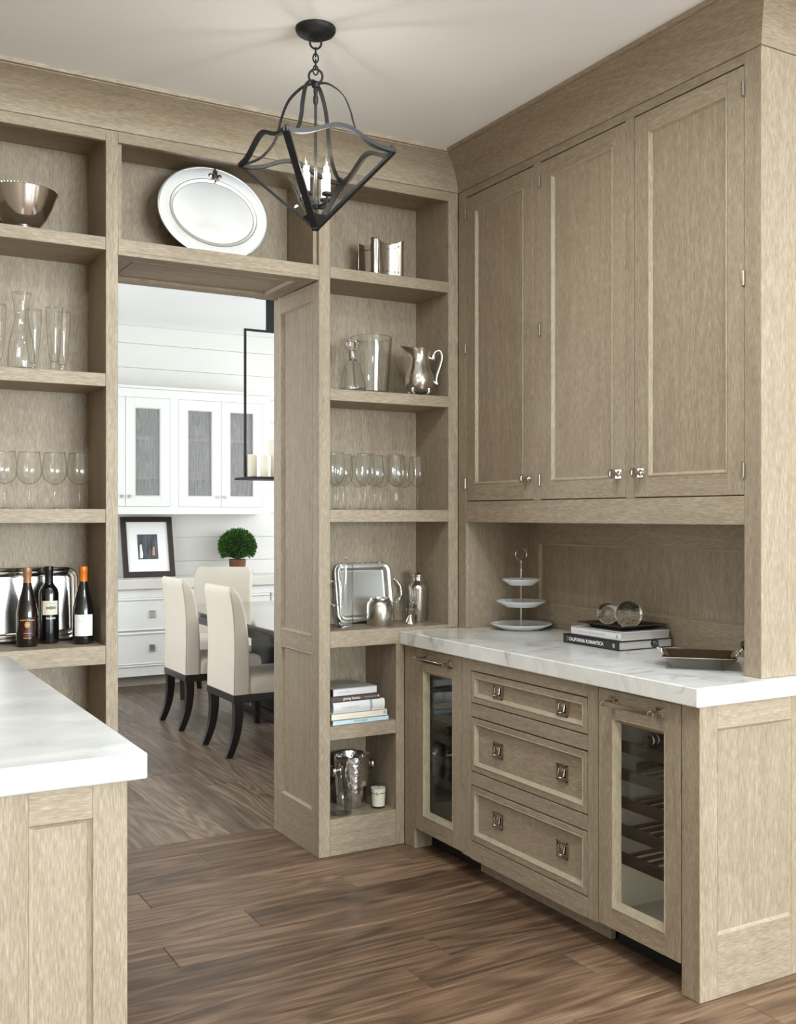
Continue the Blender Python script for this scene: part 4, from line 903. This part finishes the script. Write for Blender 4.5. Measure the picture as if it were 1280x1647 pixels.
for k in range(4):                                       # scalloped top bars
    a, b = Vector(corners[k]), Vector(corners[(k+1) % 4]); path = []
    for i in range(25):
        s = i/24; q = a+(b-a)*s; path.append((q.x*hs, q.y*hs, zc+.046*((1-cos(2*pi*s))/2)**1.25-.004*sin(2*pi*s)**2))
    bar = p_('top_bar', MB().sweep(path, [(-.0075, -.006), (.0075, -.006), (.0075, .006), (-.0075, .006)]), IRON)
    # glass pane under the bar down to the iron tip
    zt_ = 2.402; kt = (zt_-za)/(zc-za)
    inn = .985; n = 24; mbp = MB(); lo = [((a+(b-a)*(i/n)).x*hs*kt*inn, (a+(b-a)*(i/n)).y*hs*kt*inn, zt_) for i in range(n+1)]
    hi = [(p[0]*inn, p[1]*inn, p[2]-.003) for p in path]
    mbp.loops([lo, hi], False); p_('glass_pane', mbp, PANE)
    tip = MB(); tip.add([(a.x*hs*kt*1.01, a.y*hs*kt*1.01, zt_), (b.x*hs*kt*1.01, b.y*hs*kt*1.01, zt_), (0, 0, za)], [(0, 1, 2)]); p_('tip_plate', tip, IRON)
    # corner angle irons
    e0 = Vector((a.x*hs, a.y*hs, zc)); e1 = Vector((0, 0, za+.004))
    p_('corner_iron', MB().sweep([e0+(e1-e0)*i/6 for i in range(7)], [(-.011, -.004), (.011, -.004), (.011, .004), (-.011, .004)]), IRON)
    p_('finial', MB().ball((a.x*hs*.965, a.y*hs*.965, zc+.010), .0085, 12), IRON)
cl = p_('candle_cluster', MB().lathe([(0, 2.425), (.009, 2.428), (.015, 2.440), (.011, 2.455), (.007, 2.462), (.0044, 2.47)], 14), IRON)
for k in range(4):
    a = R(25)+k*pi/2; cx, cy = .047*cos(a), .047*sin(a)
    arm = p_('arm', MB().tube(smooth_path([(0, 0, 2.444), (cx*.5, cy*.5, 2.436), (cx*.95, cy*.95, 2.446), (cx, cy, 2.462)]), .0048, 8, up=(cos(a+pi/2), sin(a+pi/2), 0)).lathe([(.004, 2.460), (.0160, 2.465), (.0170, 2.471), (.013, 2.473)], 16, (cx, cy, 0)), IRON, cl)
    p_('candle_sleeve', MB().lathe([(.0118, 2.472), (.0118, 2.534), (.004, 2.535)], 18, (cx, cy, 0)), SLEEVE, cl)
    p_('bulb', MB().lathe([(.0060, 2.534), (.0105, 2.546), (.0124, 2.559), (.0105, 2.574), (.0055, 2.590), (.0015, 2.603), (0, 2.604)], 18, (cx, cy, 0)), GLASS, cl)
    p_('filament', MB().tube([(cx, cy, 2.536), (cx+.001, cy, 2.553), (cx, cy, 2.570)], .0012, 6, up=(0, 1, 0)), FILA, cl)
    bl = bpy.data.lights.new('candle_bulb_light', 'POINT'); bl.energy = .7; bl.color = (1, .93, .84); bl.shadow_soft_size = .012
    blo = bpy.data.objects.new('candle_bulb_light', bl); COL.objects.link(blo); blo.location = (PXY[0]+cx, PXY[1]+cy, 2.556)

for k, (x_, y_) in enumerate(FILL):  # trim rings of the unseen lamps added for fill light
    tag(obj('recessed_light', MB().lathe([(.058, 0), (.085, 0), (.087, -.002), (.085, -.005), (.060, -.006), (.058, -.004)], 32, cap=False), SLEEVE, loc=(x_, y_, 3.013)), ['white trim ring of the ceiling downlight above the left marble counter', 'white trim ring of the ceiling downlight midway between the two marble counters', 'white trim ring of the ceiling downlight just outside the pantry opening', 'white trim ring of the ceiling downlight over the open kitchen floor', 'white trim ring of the ceiling downlight furthest right in the kitchen'][k], 'downlight', 'recessed ceiling lights')
# ---------------------------------------------------------------- dining room
YF, YU = 8.60, 8.72
D = thing('sideboard', 'white built-in sideboard with panelled drawers and a stone top along the dining wall', 'sideboard', (2.9, 8.8, 0))
d_ = lambda n, mb, m, **k: obj(n, mb, m, D, True, **k)
d_('body', MB().box(1.2, 4.6, YF+.02, YD-.007, .09, .818), WHITE)
d_('plinth', MB().box(1.2, 4.6, YF+.09, YF+.11, 0, .09), TAUPE)
d_('base_rail', MB().box(1.2, 4.6, YF-.004, YF+.02, .09, .175, .003), WHITE); d_('bead', MB().box(1.2, 4.6, YF-.012, YF+.02, .170, .184, .004), WHITE)
d_('top_rail', MB().box(1.2, 4.6, YF-.002, YF+.02, .745, .818, .002), WHITE)
d_('stone_top', MB().box(1.18, 4.62, YF-.03, YD-.0065, .8185, .900, .004), STONE)
for x0, x1 in ((1.22, 2.02), (2.035, 2.775), (2.79, 3.60), (3.615, 4.58)):
    for z0, z1 in ((.186, .458), (.470, .743)):
        dr = d_('drawer', MB().box(x0, x1, YF, YF+.02, z0, z1, .002), WHITE)
        obj('moulding', MB().box(x0, x1, YF-.010, YF, z1-.018, z1-.004, .003).box(x0, x1, YF-.006, YF, z0+.004, z0+.014, .002), WHITE, dr, True)
        for hx_ in (((x0+x1)/2,) if x1-x0 < .5 else ((x0+x1)/2+.12, (x0+x1)/2-.24)):
            hz = (z0+z1)/2
            if x0 == 2.035: hx_ = 2.535 if hx_ > 2.4 else 2.2
            pl = MB().box(hx_-.024, hx_+.024, YF-.004, YF, hz-.030, hz+.030, .001)
            for q in (-1, 1): pl.box(hx_+q*.020-.004, hx_+q*.020+.004, YF-.010, YF-.004, hz-.030, hz+.030, .001); pl.box(hx_-.024, hx_+.024, YF-.010, YF-.004, hz+q*.026-.004, hz+q*.026+.004, .001)
            obj('pull', pl, SILVER_B, dr, True)
H = thing('wall_cabinet', 'white wall cabinet with grey mesh-front doors above the sideboard', 'cabinet', (2.9, 8.9, 1.445))
h_ = lambda n, mb, m, **k: obj(n, mb, m, H, True, **k)
PH = PY(YU)
h_('side', MB().box(3.632, 3.652, YU+.02, YD-.007, 1.445, 2.51, .001), WHITE); h_('side', MB().box(1.50, 1.52, YU+.02, YD-.007, 1.445, 2.51), WHITE)
h_('back', MB().box(1.52, 3.632, YD-.03, YD-.01, 1.47, 2.49), WHITE); h_('bottom', MB().box(1.50, 3.652, YU+.02, YD-.01, 1.445, 1.47), WHITE); h_('top', MB().box(1.50, 3.652, YU+.02, YD-.01, 2.485, 2.51), WHITE)
for sz in (2.085, 1.745): h_('shelf', MB().box(1.52, 3.632, YU+.05, YD-.03, sz, sz+.022), WHITE)
h_('rail', MB().box(1.50, 3.652, YU, YU+.02, 2.437, 2.51, .001), WHITE); h_('rail', MB().box(1.50, 3.652, YU, YU+.02, 1.445, 1.509, .001), WHITE)
h_('cornice', MB().box(1.48, 3.672, YU-.018, YD-.007, 2.511, 2.535, .004), WHITE)
for a, b in ((1.50, 1.58), (2.727, 2.804), (3.575, 3.652)): h_('stile', MB().box(a, b, YU, YU+.02, 1.509, 2.437, .001), WHITE)
for x0, x1, kx in ((1.582, 1.960, None), (1.964, 2.341, 2.312), (2.345, 2.725, 2.374), (2.806, 3.187, 3.155), (3.191, 3.573, 3.222)):
    P = PH; f = .079
    dr = h_('door', MB().box(x0, x0+f, 1.511, 2.435, -.02, 0, .001, P), WHITE)
    obj('stile', MB().box(x1-f, x1, 1.511, 2.435, -.02, 0, .001, P), WHITE, dr, True)
    obj('rail', MB().box(x0+f, x1-f, 1.511, 1.598, -.02, 0, .001, P), WHITE, dr, True); obj('rail', MB().box(x0+f, x1-f, 2.350, 2.435, -.02, 0, .001, P), WHITE, dr, True)
    obj('bead', rect_sweep(P, x0+f, x1-f, 1.598, 2.350, [(0, 0), (.002, .002), (.006, -.004), (.008, -.012)]), WHITE, dr, True)
    obj('mesh_panel', MB().box(x0+f+.004, x1-f-.004, 1.602, 2.346, -.0145, -.0125, 0, P), MESHG, dr, True)
    if kx: obj('knob', MB().box(kx-.012, kx+.012, 1.585, 1.609, 0, .004, .001, P).box(kx-.008, kx+.008, 1.589, 1.605, .004, .022, .002, P), NICKEL, dr, True)
# dishes dimly seen through the mesh doors
for x, z, r, n, lab in ((2.99, 2.108, .075, 4, 'white bowl stack on the upper shelf behind the middle mesh door'), (3.36, 2.108, .07, 5, 'white bowl stack on the upper shelf behind the right mesh door'), (3.05, 1.4705, .07, 4, 'white dish stack at the bottom behind the middle mesh door'), (3.36, 1.4705, .09, 5, 'white dish stack at the bottom behind the right mesh door'), (2.52, 1.4705, .05, 3, 'white cup stack at the bottom behind the left mesh door')):
    mb = MB()
    for k in range(n): mb.lathe([(r*.5, k*.022), (r*.9, k*.022+.03), (r, k*.022+.045), (r*.97, k*.022+.045), (r*.5, k*.022+.006)], 24)
    tag(obj('dish_stack', mb, PORC, loc=(x, 8.86, z)), lab, 'dishes', 'dishes in the white wall cabinet')
# leaning picture
fw_, fh_ = .452, .530
t = thing('framed_picture', 'dark-framed small photograph in a wide white mat leaning on the sideboard', 'picture', (2.590, 8.845, .9072), rot=(R(-13), 0, 0))
fr = MB()
for x0, x1, z0, z1 in ((-fw_/2, -fw_/2+.045, 0, fh_), (fw_/2-.045, fw_/2, 0, fh_), (-fw_/2+.045, fw_/2-.045, 0, .045), (-fw_/2+.045, fw_/2-.045, fh_-.045, fh_)): fr.box(x0, x1, 0, .028, z0, z1, .002)
obj('frame', fr, FRAMEB, t); mt = obj('mat_board', MB().box(-fw_/2+.04, fw_/2-.04, .014, .020, .04, fh_-.04), MATB, t)
obj('photograph', MB().box(-.088, .088, .0125, .014, .155, .375), PICTURE, mt)
lt = MB().prism([(-.075, .165), (-.05, .165), (-.045, .20), (-.055, .29), (-.07, .28)], lambda a, b, h: (a, h, b), .0118, .0125); obj('bright_buildings', lt, PAPER, mt)
obj('bright_buildings', MB().prism([(.035, .19), (.06, .185), (.06, .26), (.05, .275), (.042, .25)], lambda a, b, h: (a, h, b), .0118, .0125), plain('salmon_print', (196, 150, 132), .6), mt)
# topiary
t = thing('topiary_plant', 'dense green mounded plant in a brown fluted pot on the sideboard', 'plant', (3.385, 8.84, .9005))
obj('pot', MB().lathe([(0, 0), (.060, 0), (.064, .006), (.072, .10), (.074, .14), (.066, .142), (.06, .12), (0, .11)], 48, mod=lambda a: 1+.03*abs(sin(11*a))), BARK, t, smooth=20)
fo = MB(); rs = random.Random(5)
for k in range(3200):
    u = rs.uniform(-.62, 1); a = rs.uniform(0, 2*pi); s = sqrt(max(0, 1-u*u)); nrm = Vector((s*cos(a), s*sin(a), u)); rr = rs.uniform(.80, 1.0)
    c = Vector((nrm.x*.158*rr, nrm.y*.158*rr, .255+nrm.z*.150*rr)); d = (nrm+Vector((rs.gauss(0, .35), rs.gauss(0, .35), rs.gauss(0, .3)))).normalized()
    sd_ = d.cross(Vector((rs.gauss(0, 1), rs.gauss(0, 1), rs.gauss(0, 1)))).normalized()*.0055; l = rs.uniform(.02, .036)
    fo.add([c-sd_*.5, c+d*l*.5-sd_, c+d*l, c+d*l*.5+sd_], [(0, 1, 2, 3)])
f_ = obj('foliage', fo, LEAF, t, smooth=0); f_['kind'] = 'stuff'
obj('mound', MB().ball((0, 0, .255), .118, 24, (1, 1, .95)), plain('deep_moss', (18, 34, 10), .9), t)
# dining table
t = thing('dining_table', 'long glossy dark wood dining table', 'table', (2.94, 6.4, 0))
obj('tabletop', MB().box(2.374, 3.50, 5.05, 7.62, .728, .762, .003), TABLE, t, True)
obj('apron', MB().box(2.46, 3.41, 5.15, 7.52, .655, .7278, .002), EBONY, t, True)
for y in (5.75, 6.95): obj('pedestal', MB().box(2.86, 3.02, y-.24, y+.24, .055, .655, .004).box(2.80, 3.08, y-.32, y+.32, 0, .055, .004), EBONY, t, True)
# chairs
def rr_loop(cx, hx, hy, z, r, n=5):
    return [(cx+x, y, z) for x, y in rrect(hx, hy, min(r, hx*.98, hy*.98), n)]
def chair(label, loc, rz):
    t = thing('dining_chair', label, 'chair', loc, rz=rz, group='upholstered chairs around the dining table'); W = .236
    bs = [(.372, -.222, .052, .018), (.45, -.222, .052, .018), (.60, -.220, .050, .018), (.72, -.224, .047, .018), (.82, -.234, .043, .018), (.90, -.248, .038, .018), (.95, -.262, .033, .018), (.985, -.274, .026, .018), (1.004, -.280, .016, .014), (1.010, -.282, .004, .003)]
    mb = MB(); ls = []
    for z, cx, hx, r in bs:
        w = W*(1-.02*(z > .99))-(.0 if z < .97 else (.010 if z < 1.0 else .022)); ls.append(rr_loop(cx, hx, w, z, r))
    mb.loops(ls, True, True, True); bk = obj('backrest', mb, LINEN, t, smooth=60)
    # piping seams down the outer edges of the back
    for s in (-1, 1):
        path = [(cx-hx+.004, s*(W-.0045), z) for z, cx, hx, r in bs[:-2]]; obj('piping', MB().tube(path, .0028, 6, up=(1, 0, 0)), SEAM, bk)
        path = [(cx+hx-.008, s*(W+.0005), z) for z, cx, hx, r in bs[1:-2]]
    mb = MB(); mb.loops([rr_loop(.052, .222, W-.002, .372, .02), rr_loop(.052, .224, W, .385, .025), rr_loop(.052, .224, W, .435, .03), rr_loop(.052, .218, W-.008, .462, .03), rr_loop(.052, .200, W-.026, .476, .03), rr_loop(.052, .14, W-.09, .482, .03)], True, True, True)
    obj('seat', mb, LINEN, t, smooth=60)
    obj('seat_frame', MB().box(-.274, .272, -W, W, .325, .3718, .003), EBONY, t)
    for s in (-1, 1):
        y = s*(W-.028)
        path = smooth_path([(-.240, y, .332), (-.238, y, .24), (-.250, y, .14), (-.276, y, .055), (-.300, y, 0)], 3)
        obj('leg', MB().sweep(path, [(-.026, -.028), (.026, -.028), (.026, .028), (-.026, .028)], up=(1, 0, 0), scale=[1-.36*k/(len(path)-1) for k in range(len(path))]), EBONY, t)
        path = [(.240, y, .332), (.242, y, .16), (.244, y, 0)]
        obj('leg', MB().sweep(path, [(-.026, -.026), (.026, -.026), (.026, .026), (-.026, .026)], up=(1, 0, 0), scale=[1, .82, .62]), EBONY, t)
    return t
ch0 = chair('cream upholstered dining chair nearest the doorway, seen from behind', (2.470, 6.030, 0), 0)
copy_thing(ch0, (2.470, 6.925, 0), rz=0, label='cream upholstered dining chair left of the nearest one, seen from behind')
copy_thing(ch0, (2.86, 7.93, 0), rz=math.atan2(-.84, -.54), label='cream upholstered chair at the far end of the table, facing the doorway')
# hanging candle lantern over the table
lx, ly, hw = 3.085, 7.36, .213
t = thing('candle_chandelier', 'open black rectangular iron candle fixture hanging over the dining table', 'chandelier', (lx, ly, 1.70))
c_ = lambda n, mb, m, **k: obj(n, mb, m, t, True, **k)
c_('ceiling_plate', MB().box(lx-.10, lx+.10, ly-.06, ly+.06, ZCD-.012, ZCD-.0002, .002), IRON)
c_('drop_bar', MB().box(lx-.033, lx+.033, ly-.012, ly+.012, 2.835, ZCD-.012), IRON)
fr = MB().box(lx-hw, lx+hw, ly-.008, ly+.008, 2.828, 2.844).box(lx-hw, lx-hw+.016, ly-.008, ly+.008, 1.722, 2.828).box(lx+hw-.016, lx+hw, ly-.008, ly+.008, 1.722, 2.828)
c_('frame', fr, IRON)
c_('candle_shelf', MB().box(lx-hw-.03, lx+hw+.03, ly-.24, ly+.12, 1.703, 1.721, .001), IRON)
gp = 'pillar candles on the iron fixture'
for x, y, r, h, lab in ((lx-.150, ly+.02, .045, .175, 'short cream pillar candle at the left end of the iron fixture'), (lx-.065, ly-.06, .040, .165, 'short cream pillar candle second from the left on the iron fixture'), (lx+.035, ly-.02, .055, .285, 'tall cream pillar candle in the middle of the iron fixture')):
    ct_ = thing('pillar_candle', lab, 'candle', (x, y, 1.7212), group=gp)
    obj('wax', MB().lathe([(0, 0), (r, 0), (r, h-.006), (r*.94, h), (r*.8, h-.004), (0, h-.010)], 28), WAX, ct_); obj('wick', MB().tube([(0, 0, h-.012), (.001, 0, h+.008)], .0012, 6, up=(0, 1, 0)), DARKP, ct_)
